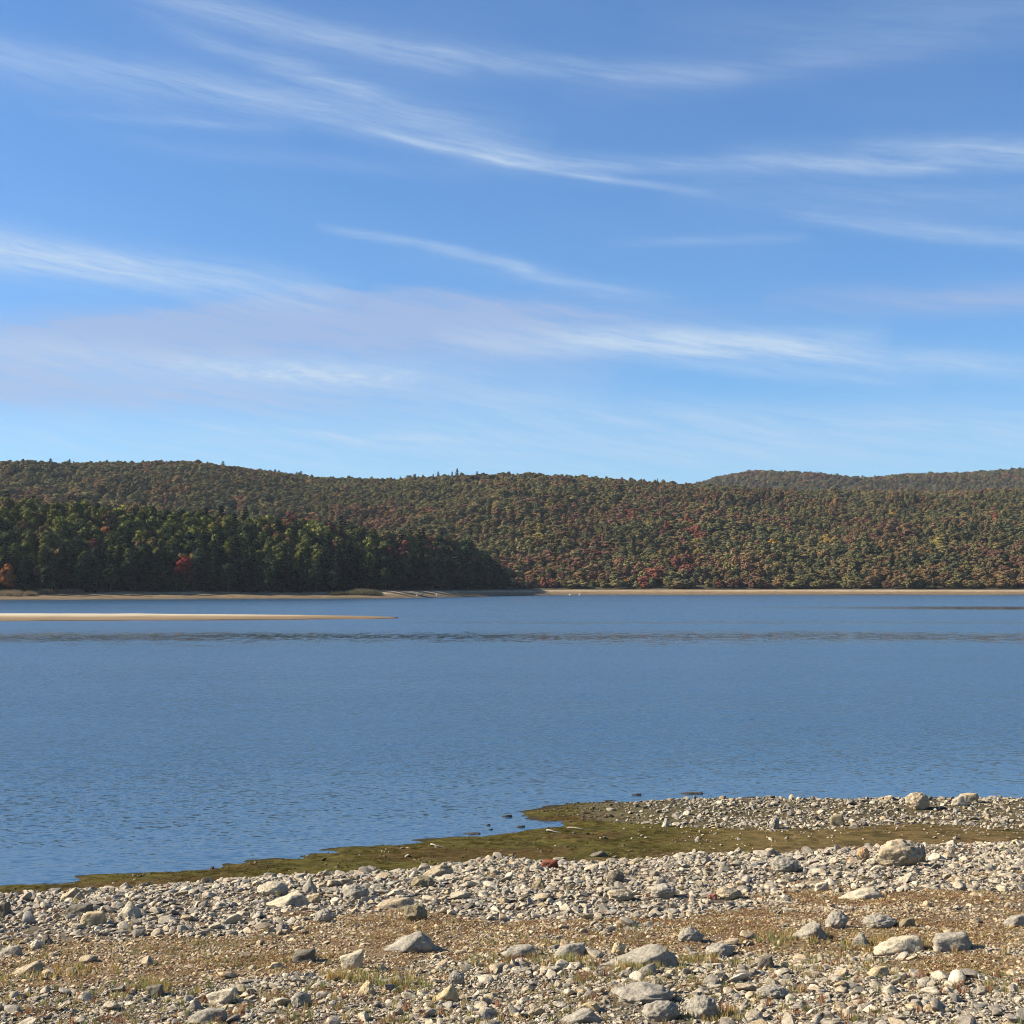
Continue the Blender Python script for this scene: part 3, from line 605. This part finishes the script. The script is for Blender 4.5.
# yellow and green tufts below it
lowC = lambda q: q['C']*sstep(925, 955, q['py'])+q['D']*(1-sstep(985, 1015, q['py'])*.7)
G.append(scat_plants(int(A*80), bx, lambda q, x, y: lowC(q)*vg(x, y, 213, .44, .58), [(.36, .27, .12), (.34, .30, .14), (.20, .20, .08), (.33, .20, .09)], [.35, .25, .22, .18], [0, 1, 2, 3, 4], (.2, .6)))
G.append(scat_plants(int(A*45), bx, lambda q, x, y: (q['D']*(.15+.85*vg(x, y, 217, .46, .6))+q['B']*.08)*.8, [(.34, .27, .12), (.2, .2, .08), (.3, .16, .09)], [.35, .2, .45], [0, 1, 2, 3, 4, 5], (.4, .9)))
# grass tucked against chosen boulders
for (gp, w, n) in (((640, 969), .45, 60), ((722, 1018), .25, 50), ((700, 962), .4, 40), ((880, 945), .7, 50), ((150, 990), .6, 70), ((60, 975), .7, 60), ((395, 985), .5, 50), ((350, 978), .5, 50), ((790, 940), .5, 50), ((570, 962), .35, 40)):
    gx, gy, gz = ground_at(*gp); x = rng.normal(gx, w*.5, n); y = rng.normal(gy, w*.35, n); z = ground_z(x, y); s = rng.uniform(.3, .95, n)
    cc_ = np.array([(.40, .28, .11), (.36, .30, .14), (.24, .24, .10)])[rng.integers(0, 3, n)]
    G.append((np.stack([x, y, z], 1), np.stack([0*x, 0*x, rng.uniform(0, 6, n)], 1), np.stack([s, s, s], 1), rng.integers(0, 3, n), cc_))
o = scatter('dry_plants', *[np.concatenate([g_[k] for g_ in G]) for k in range(5)], tuft_col)
tag(o, 'low rust and straw coloured plants between the beach stones', 'ground cover', kind='stuff')
# moss cushions on the wet flat
P = scat_plants(26000, (-13, 22, 24, 40), lambda q, x, y: (1-q['beyond'])*sstep(.15, .6, q['s'])*(1-.8*q['spit'])*(.35+.65*vg(x, y, 231, .4, .6))*(1-.75*sstep(640, 800, q['px'])), [(.072, .060, .014), (.048, .046, .012), (.085, .058, .02), (.03, .025, .012)], [.45, .25, .2, .1], [3, 4, 5], (.45, 1.0))
P[2][:, 2] *= .45
o = scatter('moss', *P, tuft_col); tag(o, 'olive green moss and algae on the wet flat by the water', 'moss', kind='stuff')

# ------------------------------------------------------------------ trees
def lump(V, Fc, c, r, seed, sub=1):
    a, f = ico(sub); k = len(V); rr = np.random.default_rng(seed)
    for v in a:
        s = 1+rr.uniform(-.18, .18); V.append((c[0]+v[0]*r[0]*s, c[1]+v[1]*r[1]*s, c[2]+v[2]*r[2]*s))
    Fc += [tuple(i+k for i in q) for q in f]
def leaf(V, Fc, p, s, e):
    k = len(V)
    for c_ in ((-.5, -.4, 0), (.45, -.5, .1), (.5, .45, 0), (-.4, .5, .12)):
        q = Vector(c_)*s; q.rotate(e); V.append((p[0]+q.x, p[1]+q.y, p[2]+q.z))
    Fc.append((k, k+1, k+2, k+3))
def broad_crown(seed, mat, h=17, w=5.2, nl=16, per=34, ls=.95):
    r = random.Random(seed); V = []; Fc = []; z0 = h*.22
    cs = []
    for i in range(nl):
        a = i*2.4+r.uniform(-.5, .5); t = (i+.5)/nl; z = z0+(h-z0)*(.12+.80*t); prof = math.sin(math.pi*(.18+.74*t))**.6
        d = w*.62*prof*r.uniform(.45, 1.05)*(1 if i < nl-2 else .3); R_ = w*.42*r.uniform(.75, 1.2)*(prof*.5+.5)
        cs.append(((d*math.cos(a), d*math.sin(a), z-R_*.2), (R_, R_, R_*.78)))
    cs.append(((0, 0, z0+(h-z0)*.5), (w*.5, w*.5, h*.28)))
    for j, (c_, R_) in enumerate(cs):
        lump(V, Fc, c_, [q*.86 for q in R_], seed*50+j)
        for k in range(per):
            n = Vector((r.gauss(0, 1), r.gauss(0, 1), r.gauss(.25, 1))).normalized(); q = r.uniform(.85, 1.14)
            p = (c_[0]+n.x*R_[0]*q, c_[1]+n.y*R_[1]*q, c_[2]+n.z*R_[2]*q)
            leaf(V, Fc, p, ls*r.uniform(.6, 1.3), (n+Vector((r.gauss(0, .32), r.gauss(0, .32), r.gauss(0, .32)))).to_track_quat('Z', 'Y').to_euler())
    return mesh_np('crown', V, Fc, mat, False)
def pine_crown(seed, mat, h=21, w=4.6, tiers=15, ls=1.0):
    r = random.Random(seed); V = []; Fc = []
    for t in range(tiers):
        f = t/(tiers-1); z = h*(.06+.92*f); rad = w*(1-f)**.75*r.uniform(.75, 1.1)+.35
        lump(V, Fc, (0, 0, z), (rad*.38, rad*.38, h/tiers*.55), seed*90+t)
        nb = 8 if f < .75 else 5
        for b in range(nb):
            a = 6.283*(b+r.random()*.7)/nb+t*1.3; L = rad*r.uniform(.65, 1.2)
            for k in range(5):
                q = (k+1)/5; d = L*q; zz = z+.16*d-.05*d*d*.3
                for m_ in range(2 if k < 3 else 3):
                    p = (d*math.cos(a)+r.gauss(0, .28), d*math.sin(a)+r.gauss(0, .28), zz+r.gauss(0, .14))
                    leaf(V, Fc, p, ls*r.uniform(.7, 1.25), Euler((r.gauss(0, .35), r.gauss(0, .35), r.uniform(0, 6.28))))
    return mesh_np('crown', V, Fc, mat, False)
def trunk_mesh(h, r0, seed):
    r = random.Random(seed); bm = bmesh.new(); sg = 7; rings = []
    hs = [-.6, .4, h*.25, h*.5, h*.72, h*.86]
    for i, z in enumerate(hs):
        rr = r0*(1.25 if i == 0 else 1-.85*z/h); ox, oy = r.uniform(-.15, .15)*(i > 1), r.uniform(-.15, .15)*(i > 1)
        rings.append([bm.verts.new((ox+rr*math.cos(6.283*k/sg), oy+rr*math.sin(6.283*k/sg), z)) for k in range(sg)])
    for i in range(len(hs)-1):
        for k in range(sg): bm.faces.new((rings[i][k], rings[i][(k+1) % sg], rings[i+1][(k+1) % sg], rings[i+1][k]))
    for j in range(7):   # limbs
        z = h*r.uniform(.25, .7); a = j*2.4; L = h*.17*r.uniform(.7, 1.2); b0 = Vector((0, 0, z)); b1 = b0+Vector((L*math.cos(a), L*math.sin(a), L*.6)); q = []
        sd = Vector((-math.sin(a), math.cos(a), 0))
        for p, rr in ((b0, r0*.3), (b1, r0*.08)): q.append([bm.verts.new(p+sd*rr*math.cos(2.094*k)+Vector((0, 0, rr*math.sin(2.094*k)))) for k in range(3)])
        for k in range(3): bm.faces.new((q[0][k], q[0][(k+1) % 3], q[1][(k+1) % 3], q[1][k]))
    me = bpy.data.meshes.new('trunk'); bm.to_mesh(me); bm.free(); me.materials.append(BARK); return me
NB, NPI = 5, 4
broadI = [broad_crown(10+i, LEAF_I) for i in range(NB)]; pineI = [pine_crown(30+i, LEAF_I) for i in range(NPI)]
def recol(me, mat): m2 = me.copy(); m2.materials.clear(); m2.materials.append(mat); return m2
broadO = [recol(m, LEAF_O) for m in broadI]; pineO = [recol(m, LEAF_O) for m in pineI]
bigB = [broad_crown(60+i, LEAF_O, nl=22, per=70, ls=.62) for i in range(5)]; bigP = [pine_crown(70+i, LEAF_O, tiers=19, ls=.8) for i in range(4)]
trB = [trunk_mesh(17, .32, 1), trunk_mesh(17, .28, 2)]; trP = [trunk_mesh(21, .33, 3), trunk_mesh(21, .3, 4)]
tree_col = proto_col('wood_tree', broadI+pineI)
# -- peninsula
DKG = (.036, .050, .026); PIN = (.023, .038, .024); OLV = (.092, .098, .034); YGR = (.145, .148, .040); BRN = (.12, .085, .042); MAR = (.12, .05, .038); REDM = (.17, .035, .028); ORG = (.26, .105, .04); YEL = (.22, .17, .05)  # DKG and PIN taken darker to deepen the shade of the front rows
CN = {DKG: 'dark green', PIN: 'dark green', OLV: 'olive green', YGR: 'yellow green', BRN: 'brownish', MAR: 'maroon', REDM: 'bright red', ORG: 'orange', YEL: 'yellowish'}
T = []; sp_ = 7.2
for r_ in range(0, 24):
    s0 = 31+r_*sp_*.9
    x = -330.0+random.uniform(0, 5)
    while x < 8:
        xx = x+random.uniform(-1.6, 1.6); yb = float(px_if(xx, YS)); yy = yb+s0+random.uniform(-2.2, 2.2)+50*float(sstep(-110, -50, xx))
        u = 512+F*xx/yy
        if u < 507 and not (r_ > 10 and u > 470):
            pine = random.random() < (.62 if r_ < 3 else .035)
            k = random.random()
            tn = 0
            if pine: colr = PIN; hgt = random.uniform(.78, 1.05)
            else:
                right = u > 380 and r_ > 3
                colr = (MAR if k < .25 else BRN if k < .42 else OLV if k < .8 else DKG) if right else (YGR if k < .26 else OLV if k < .66 else DKG if k < .86 else BRN if k < .95 else MAR if k < .98 else YEL)
                if r_ < 3 or (u > 440 and random.random() < .6): colr = DKG  # shade of the wood's front and right end put into the leaf colour
                hgt = random.uniform(.72, 1.08)
            if r_ == 0: hgt *= .82
            if u > 484: hgt *= 1-.5*((u-484)/24)**1.6
            T.append([r_, xx, yy, u, pine, colr, hgt])
        dens = math.hypot(1, (float(px_if(xx+3, YS))-float(px_if(xx-3, YS)))/6)
        x += sp_*random.uniform(.8, 1.2)/dens
# special trees replace the nearest tree of the first rows
def special(u, row, colr, hgt, pine=False):
    c_ = [t for t in T if t[0] == row]; t = min(c_, key=lambda t: abs(t[3]-u)); t[4] = pine; t[5] = colr; t[6] = hgt; t.append('special')
special(2, 0, ORG, .82); special(176, 1, REDM, .95); special(41, 1, BRN, .7); special(465, 2, PIN, 1.1, True); special(342, 2, PIN, 1.25, True); special(334, 4, PIN, 1.2, True); special(200, 3, PIN, 1.15, True); special(240, 3, PIN, 1.2, True); special(215, 5, PIN, 1.1, True)
[t.__setitem__(6, .5) for t in T if t[0] == 0 and abs(t[3]-176) < 11]
special(110, 7, ORG, .9); special(388, 7, MAR, 1.0)
tx = np.array([t[1] for t in T]); ty = np.array([t[2] for t in T]); tz = terr(tx, ty)
inside = [i for i, t in enumerate(T) if -2 < t[3] < 512]
inside.sort(key=lambda i: (T[i][0]))
NSK = 8; indt = set(inside[:300-NSK-1])
for i in inside:
    if len(T[i]) > 7: indt.add(i)
indt = set(sorted(indt, key=lambda i: (len(T[i]) < 8, T[i][0]))[:300-NSK])
cnt = {}
RN = [q+' on the wooded peninsula' for q in ('front row', 'second row', 'third row', 'fourth row', 'fifth row', 'sixth row', 'seventh row', 'eighth row')]
def place_tree(x, y, z, pine, colr, hgt, lab, grp, nm):
    root = bpy.data.objects.new(nm, None); COL.objects.link(root); root.location = (x, y, z-.3); root.rotation_euler = (0, 0, random.uniform(0, 6.28))
    wsc = hgt*random.uniform(.9, 1.15) if not pine else hgt*random.uniform(.85, 1.1)
    j = random.uniform(.85, 1.15)
    cr = link('crown', random.choice(bigP if pine else bigB), root); cr.scale = (wsc, wsc, hgt); cr.color = (colr[0]*j, colr[1]*j, colr[2]*j, 1)
    tr = link('trunk', random.choice(trP if pine else trB), root); tr.scale = (hgt, hgt, hgt)
    tag(root, lab, 'pine tree' if pine else 'tree', grp); return root
for i in sorted(indt, key=lambda i: (T[i][0], T[i][1])):
    t = T[i]; key = (t[0], t[4], t[5]); cnt[key] = cnt.get(key, 0)+1; n = cnt[key]
    od = '%d%s' % (n, 'th' if 10 <= n % 100 <= 20 else {1: 'st', 2: 'nd', 3: 'rd'}.get(n % 10, 'th'))
    if t[5] == REDM: lab = 'bright red maple glowing among dark pines in the peninsula wood'
    elif t[5] == ORG and t[0] == 0: lab = 'orange tree at the left end of the peninsula shore wood'
    else: lab = '%s %s in the %s, %s such from left' % (CN[t[5]], 'pine' if t[4] else 'broadleaf tree', RN[min(t[0], 7)], od)
    place_tree(t[1], t[2], tz[i], t[4], t[5], t[6], lab, 'trees of the peninsula wood', 'pine_tree' if t[4] else 'broadleaf_tree')
rest = [i for i in range(len(T)) if i not in indt]
P = np.array([(T[i][1], T[i][2], tz[i]-.3) for i in rest]); n = len(rest)
hs = np.array([T[i][6] for i in rest]); ws = hs*rng.uniform(.9, 1.15, n)
idx = np.array([NB+random.randrange(NPI) if T[i][4] else random.randrange(NB) for i in rest])
tn = np.array([T[i][5] for i in rest])*rng.uniform(.8, 1.2, (n, 1))
o = scatter('peninsula_woodland', P, np.stack([np.zeros(n), np.zeros(n), rng.uniform(0, 6.28, n)], 1), np.stack([ws, ws, hs], 1), idx, tn, tree_col)
tag(o, 'green and olive tree canopy rising behind the shore rows of the peninsula', 'woodland', kind='stuff')
# -- far hills
def forest(x0, x1, y0, y1, st):
    gx, gy = np.meshgrid(np.arange(x0, x1, st), np.arange(y0, y1, st)); gx = gx.ravel()+rng.uniform(-.42, .42, gx.size)*st; gy = gy.ravel()+rng.uniform(-.42, .42, gy.size)*st
    return gx, gy
fx, fy = forest(-760, 900, 992, 1735, 7.3)
k = np.abs(fx/fy) < .47; fx, fy = fx[k], fy[k]
hx, hy = forest(250, 1500, 2300, 3060, 13); k = (hx/hy < .47); hx, hy = hx[k], hy[k]
ax = np.concatenate([fx, hx]); ay = np.concatenate([fy, hy]); k = shore_s(ax, ay) > 48; k &= rng.random(len(ax)) > .07; ax, ay = ax[k], ay[k]; az = terr(ax, ay); n = len(ax)
u = 512+F*ax/ay; pu, pv, _ = proj(ax, ay, az+10)
n1 = fbm(ax/70, ay/70, 301); n2 = fbm(ax/45, ay/60, 305); n3 = fbm(ax/55, ay/80, 309); rr = rng.random(n)
base = np.array([(.118, .118, .056), (.136, .124, .056), (.158, .134, .060), (.086, .094, .054), (.156, .118, .062), (.162, .116, .062)])
tn = base[rng.choice(6, n, p=[.24, .24, .17, .15, .12, .08])]
def put(mask, col_): tn[mask] = np.array(col_)*rng.uniform(.8, 1.15, (mask.sum(), 1))
mid = np.exp(-((pu-640)/130.)**2)
put((n1 > .60) & (rr < .5), (.185, .16, .07)); put((n2 > .57) & (rr < .5), (.19, .125, .062)); put((rr > .985) & (pv > 500), (.20, .13, .05)); put((rr > .97) & (rr < .985), (.15, .14, .055))
put((n3+mid*.2 > .63) & (rng.random(n) < .36), (.165, .092, .062))
spots = [(690, 520, 9, 5), (683, 514, 8, 5), (700, 529, 7, 4), (651, 572, 13, 9), (683, 558, 13, 8), (549, 573, 8, 7), (558, 583, 9, 4), (628, 510, 8, 6), (593, 548, 7, 5), (850, 543, 7, 5), (887, 553, 4, 3), (994, 508, 5, 4), (665, 525, 7, 6), (720, 580, 18, 6), (920, 580, 16, 5), (300, 512, 22, 5)]
for (a, b, wa, wb) in spots:
    m_ = (((pu-a)/wa)**2+((pv-b)/wb)**2 < 1) & (ay < 1900) & (rng.random(n) < .6); put(m_, (.20, .08, .056))
for (a, b, wa, wb, c_) in ((626, 572, 3.5, 4, (.38, .17, .05)), (773, 537, 6, 3, (.38, .22, .04)), (830, 501, 8, 4, (.3, .19, .06)), (829, 535, 7, 4, (.3, .2, .06)), (698, 541, 6, 6, (.27, .22, .06)), (535, 525, 7, 12, (.24, .19, .07)), (551, 501, 5, 5, (.22, .18, .06)), (497, 497, 5, 9, (.25, .19, .08)), (892, 508, 5, 4, (.3, .19, .05)), (938, 536, 7, 6, (.24, .2, .07)), (996, 542, 6, 5, (.24, .2, .07)), (240, 497, 8, 5, (.25, .14, .08))):
    m_ = (((pu-a)/wa)**2+((pv-b)/wb)**2 < 1) & (ay < 1900) & (rng.random(n) < .8); put(m_, c_)
tn = tn*np.array([1.08, 1.05, 1.0])*(.74+.5*fbm(ax/90, ay/120, 331))[:, None]*np.where(rng.random(n) < .25, .78, 1.0)[:, None]
pine = (rng.random(n) < np.where((ay < 1120), .30, .03)+.35*(fbm(ax/60, ay/80, 337) > .6)) & (tn[:, 0] < .125)
idx = np.where(pine, NB+rng.integers(0, NPI, n), rng.integers(0, NB, n)); tn[pine] = np.array((.036, .056, .036))*rng.uniform(.85, 1.2, (pine.sum(), 1))
hs = rng.uniform(.40, .60, n)*np.where(rng.random(n) < .12, 1.25, 1)*np.where(pine, .95, 1); ws = np.clip(.84*np.exp(.36*rng.normal(size=n)), .42, 1.7)*np.where(ay > 2000, 1.25, 1.0)
ws = np.where(pine, ws*.85, ws); front = ay < 1010; hs = np.where(front, hs*.85, hs)
o = scatter('forest', np.stack([ax, ay, az-1.0], 1), np.stack([np.zeros(n), np.zeros(n), rng.uniform(0, 6.28, n)], 1), np.stack([ws, ws, hs], 1), idx, tn, tree_col)
tag(o, 'autumn forest of green, brown and red crowns covering the far hills', 'forest', kind='stuff')
# skyline pines
SKY = [(400, .72), (407, .76), (414, .80), (433, .74), (438, .86), (452, .80), (457, .97), (477, .78)]
W9 = ['leftmost', 'second', 'third', 'fourth', 'fifth', 'sixth', 'seventh and tallest', 'rightmost']
for i, (u_, h_) in enumerate(SKY):
    y = 1690.; x = (u_-512)/F*y; z = float(terr(np.array([x]), np.array([y]))[0])
    place_tree(x, y, z, True, PIN, h_, 'dark pine poking above the far ridge line, %s of the skyline group' % W9[i], 'pines on the far skyline', 'pine_tree')
# reeds and shrub on the peninsula beach
reed_col = proto_col('reed', [tuft_mesh('reed', 50+i, 60, 2.6, 1.6, .05, TUFT_I, .25) for i in range(3)])
X_ = rng.uniform(-330, -196, 900); Sx = rng.uniform(17, 31, 900); Sx = np.where(X_ > -212, 22+Sx*.25, Sx)
Y_ = px_if(X_, YS)+Sx; k = rng.random(900) < sstep(-192, -215, X_)+.25; X_, Y_ = X_[k], Y_[k]; m_ = len(X_); s_ = rng.uniform(.6, 1.0, m_)
o = scatter('reeds', np.stack([X_, Y_, terr(X_, Y_)-.1], 1), np.stack([0*X_, 0*X_, rng.uniform(0, 6, m_)], 1), np.stack([s_*1.3, s_*1.3, s_], 1), rng.integers(0, 3, m_), np.array([(.24, .19, .12)])*rng.uniform(.8, 1.2, (m_, 1)), reed_col)
tag(o, 'dry grey brown reeds at the left end of the peninsula beach', 'reeds', kind='stuff')
def mound(u_, wpx, hpx, py, lab, colr):
    s_off = 24; x = (u_-512)/F*690; 
    for _ in range(5): y = float(px_if(x, YS))+s_off; x = (u_-512)/F*y
    w = wpx*y/F; h = hpx*y/F; V = []; Fc = []; r = random.Random(int(u_))
    for i in range(2600):
        a = r.uniform(0, 6.283); d = r.random()**.5; X1, Y1 = d*math.cos(a)*w/2, d*math.sin(a)*w*.25; top = h*math.sqrt(max(0, 1-d*d))*r.uniform(.75, 1.08)+.2
        b = r.uniform(0, 6.28); wx, wy = .09*math.cos(b), .09*math.sin(b); lx = r.gauss(0, .25); k = len(V)
        zb = top*r.uniform(.0, .5); V += [(X1-wx, Y1-wy, zb), (X1+wx, Y1+wy, zb), (X1+lx, Y1+r.gauss(0, .2), top)]; Fc.append((k, k+1, k+2))
    o = link('shrub', mesh_np('shrub', V, Fc, LEAF_O, False)); o.location = (x, y, float(terr(np.array([x]), np.array([y]))[0])-.1); o.color = (*colr, 1); tag(o, lab, 'shrub')
mound(364, 40, 6.5, 591, 'domed grey green shrub on the beach below the dark peninsula wood', (.16, .145, .085))
mound(338, 20, 3.5, 592, 'low dry shrub beside the left foot of the domed one on the beach', (.15, .13, .07))
# pale stones on the far beaches
FARR = [(417, 'left pale stone of three on the beach under the dark wood', .8), (422, 'middle pale stone of three on the beach under the dark wood', .9), (437, 'right pale stone of three on the beach under the dark wood', .7),
        (570, 'left pale stone at the water where the far beach starts', .9), (580, 'right pale stone at the water where the far beach starts', 1.1)]
for i, (u_, lab, s_) in enumerate(FARR):
    x = 0.; so_ = 14 if u_ < 500 else 4
    for _ in range(8): y = float(px_if(x, YS))+so_; x = (u_-512)/F*y
    o = link('stone', hull_mesh('stone', jit(SHP['peak'], 90+i), (2.2*s_, 1.6, 1.3*s_), 90+i)); o.location = (x, y, float(terr(np.array([x]), np.array([y]))[0])-.05); o.color = (.38, .34, .27, 1)
    tag(o, lab, 'stone', 'pale stones on the far beach')

# ------------------------------------------------------------------ haze
m, N = newmat('haze_air')
pv_ = N.n('ShaderNodeVolumePrincipled', inp={'Color': (.84, .9, 1, 1), 'Density': .000032, 'Anisotropy': .2})
N.l(pv_.outputs[0], N.n('ShaderNodeOutputMaterial').inputs['Volume'])
bm = bmesh.new(); bmesh.ops.create_cube(bm, size=1); me = bpy.data.meshes.new('haze'); bm.to_mesh(me); bm.free(); me.materials.append(m)
hz = link('haze', me); hz.location = (0, 3000, 148); hz.scale = (10400, 7400, 306); tag(hz, 'thin blue air between the beach and the far hills', 'haze', kind='stuff')

# ------------------------------------------------------------------ sky, sun, camera
w = bpy.data.worlds.new('World'); S.world = w; w.use_nodes = True; N = NT(w.node_tree)
sky = N.n('ShaderNodeTexSky', sky_type='NISHITA'); sky.sun_disc = False; sky.sun_elevation = math.radians(SUN_EL); sky.sun_rotation = math.radians(SUN_AZ)
sky.air_density = 1.0; sky.dust_density = .2; sky.ozone_density = 2.5; sky.altitude = 200
d = N.n('ShaderNodeTexCoord').outputs['Generated']; sx = N.n('ShaderNodeSeparateXYZ', inp={0: d})
az_ = N.m('ARCTAN2', sx.outputs[0], sx.outputs[1]); hor = N.m('SQRT', N.m('ADD', N.m('MULTIPLY', sx.outputs[0], sx.outputs[0]), N.m('MULTIPLY', sx.outputs[1], sx.outputs[1])))
el = N.m('DIVIDE', sx.outputs[2], N.m('MAXIMUM', hor, .05))
pq = N.n('ShaderNodeCombineXYZ', inp={0: N.m('MULTIPLY_ADD', az_, F/100*1.02, 5.12), 1: N.m('MULTIPLY_ADD', el, -F/100, 5.86), 2: 0.0}).outputs[0]   # hundredths: one unit is about 4 degrees
wn = N.noise(N.vm('MULTIPLY', pq, (.55, 1.5, 1)), 1.0, 4, .55).outputs[1]
pw = N.vm('ADD', pq, N.vm('MULTIPLY', N.vm('SUBTRACT', wn, (.5, .5, .5)), (.7, .16, 0)))
sl_ = N.n('ShaderNodeVectorRotate', rotation_type='Z_AXIS', inp={'Vector': pq, 'Angle': math.radians(-10)}).outputs[0]
fib = N.noise(N.vm('MULTIPLY', N.vm('ADD', sl_, N.scale(wn, .22)), (.75, 8.5, 1)), 1.0, 9, .74).outputs[0]
fib = N.n('ShaderNodeMapRange', inp={0: fib, 1: .25, 2: .72, 3: .1, 4: 1.45}).outputs[0]
rip = N.noise(N.vm('MULTIPLY', pq, (5, 16, 1)), 1.0, 3, .6).outputs[0]
rip = N.n('ShaderNodeMapRange', inp={0: rip, 1: .4, 2: .62, 3: .3, 4: 1.3}).outputs[0]
def streak(x0, y0, x1, y1, wd, a, tex=fib, vec=pw):
    x0, y0, x1, y1, wd = [q/100 for q in (x0, y0, x1, y1, wd)]; L = math.hypot(x1-x0, y1-y0); D = ((x1-x0)/L, (y1-y0)/L, 0)
    r = N.vm('SUBTRACT', vec, (x0, y0, 0)); t = N.m('DIVIDE', N.vm('DOT_PRODUCT', r, D), L); s_ = N.m('DIVIDE', N.vm('DOT_PRODUCT', r, (-D[1], D[0], 0)), wd)
    tp = N.m('POWER', N.m('MAXIMUM', N.m('MULTIPLY', N.m('MULTIPLY', t, 4.0), N.m('SUBTRACT', 1.0, t)), 0.0), .7)
    ga = N.m('POWER', 2.718, N.m('MULTIPLY', N.m('MULTIPLY', s_, s_), -1.0))
    return N.m('MULTIPLY', N.m('MULTIPLY', tp, ga), N.m('MULTIPLY', tex, a))
WHT = [(90, -12, 480, 60, 15, .34), (380, 42, 760, 74, 12, .30), (120, 22, 470, 118, 9, .26), (-220, 62, 380, 98, 17, .26), (120, 78, 640, 172, 14, .26), (350, 126, 720, 194, 4, .42), (440, 146, 1240, 196, 9, .34),
       (700, 150, 1300, 190, 14, .15), (30, 130, 280, 128, 5, .14), (60, 150, 500, 170, 10, .10), (310, 224, 540, 270, 4.5, .42), (490, 262, 680, 302, 6, .22), (-420, 226, 360, 300, 20, .75), (430, 338, 900, 346, 15, .62), (560, 334, 1120, 388, 13, .5), (-100, 366, 620, 392, 22, .3), (640, 20, 1200, 60, 26, .12), (240, 60, 560, 150, 26, .2), (660, 186, 1200, 236, 20, .16), (850, 150, 1250, 196, 10, .3), (-60, 84, 300, 130, 20, .14),
       (640, 358, 930, 392, 6, .26), (780, 214, 1120, 276, 8, .32), (600, 238, 820, 242, 5, .16), (180, 430, 560, 446, 4, .22), (380, 250, 700, 300, 12, .10), (380, 400, 1100, 440, 16, .22), (-300, 446, 1400, 452, 40, .42), (-200, 350, 500, 372, 10, .2)]
LAV = [(-300, 352, 800, 320, 24, .5), (-60, 346, 680, 296, 17, .2), (-300, 396, 460, 404, 17, .55), (760, 304, 1300, 322, 14, .6), (560, 84, 1000, 52, 16, .26), (840, -6, 1300, 30, 24, .26), (660, 354, 830, 352, 3, .2), (60, 20, 520, 52, 34, .12), (-50, 372, 560, 390, 18, .3)]
def total(L, base=None):
    acc = base
    for q in L: v = streak(*q); acc = v if acc is None else N.m('ADD', acc, v)
    return acc
aw = total(WHT, streak(170, 370, 430, 380, 9, .42, rip)); al = total(LAV)
veil = N.m('MULTIPLY', N.noise(N.vm('MULTIPLY', sl_, (.3, 1.4, 1)), 1.0, 5, .6).outputs[0], .10)
aw = N.m('ADD', aw, veil)
K = 1.0
px_, py_ = N.n('ShaderNodeSeparateXYZ', inp={0: pw}).outputs[0], N.n('ShaderNodeSeparateXYZ', inp={0: pw}).outputs[1]
edge = N.m('ADD', N.m('MULTIPLY_ADD', N.m('MAXIMUM', N.m('SUBTRACT', 3.0, px_), 0.0), .19, 2.86), N.m('MULTIPLY', N.m('MAXIMUM', N.m('SUBTRACT', px_, 4.2), 0.0), .10))
ee = N.m('ADD', N.m('SUBTRACT', py_, edge), N.m('MULTIPLY', N.m('SUBTRACT', fib, .8), .07))
def ss(v, a_, b_): return N.n('ShaderNodeMapRange', interpolation_type='SMOOTHSTEP', inp={0: v, 1: a_, 2: b_}).outputs[0]
bank = N.m('MULTIPLY', N.m('MULTIPLY', ss(ee, -.03, .10), N.m('SUBTRACT', 1.0, ss(ee, .35, 1.15))), N.m('SUBTRACT', 1.0, ss(px_, 4.6, 7.2)))
al = N.m('ADD', al, N.m('MULTIPLY', bank, N.m('MULTIPLY_ADD', fib, .42, .12)))
c0 = N.mix(N.m('MINIMUM', al, .8), N.vm('MULTIPLY', sky.outputs[0], (.53, .86, 1.18)), (2.85, 3.65, 5.5)); CLW = (4.2, 5.25, 6.5)
c0 = N.mix(N.m('MINIMUM', aw, .85), c0, CLW)
bg = N.n('ShaderNodeBackground', inp={0: c0, 1: .06}); N.l(bg.outputs[0], N.n('ShaderNodeOutputWorld').inputs[0])
sun = bpy.data.lights.new('sun', 'SUN'); sun.energy = 5.0; sun.angle = math.radians(.53); sun.color = (1, .93, .82)
so = bpy.data.objects.new('sun', sun); COL.objects.link(so); so.location = (0, 0, 400)
a, e = math.radians(SUN_AZ), math.radians(SUN_EL); v = Vector((math.sin(a)*math.cos(e), math.cos(a)*math.cos(e), math.sin(e)))
so.rotation_euler = v.to_track_quat('Z', 'Y').to_euler()
cam = bpy.data.cameras.new('camera'); cam.lens = 36*F/1024; cam.sensor_width = 36; cam.clip_start = .1; cam.clip_end = 20000
co = bpy.data.objects.new('camera', cam); COL.objects.link(co); co.location = (0, 0, CH); co.rotation_euler = (math.pi/2+PITCH, 0, 0); S.camera = co
S.view_settings.view_transform = 'Standard'; S.view_settings.look = 'None'; S.view_settings.gamma = 1; S.view_settings.exposure = 1.15
S.cycles.volume_bounces = 0; S.cycles.max_bounces = 5; S.cycles.use_denoising = True; S.cycles.filter_width = 1.0
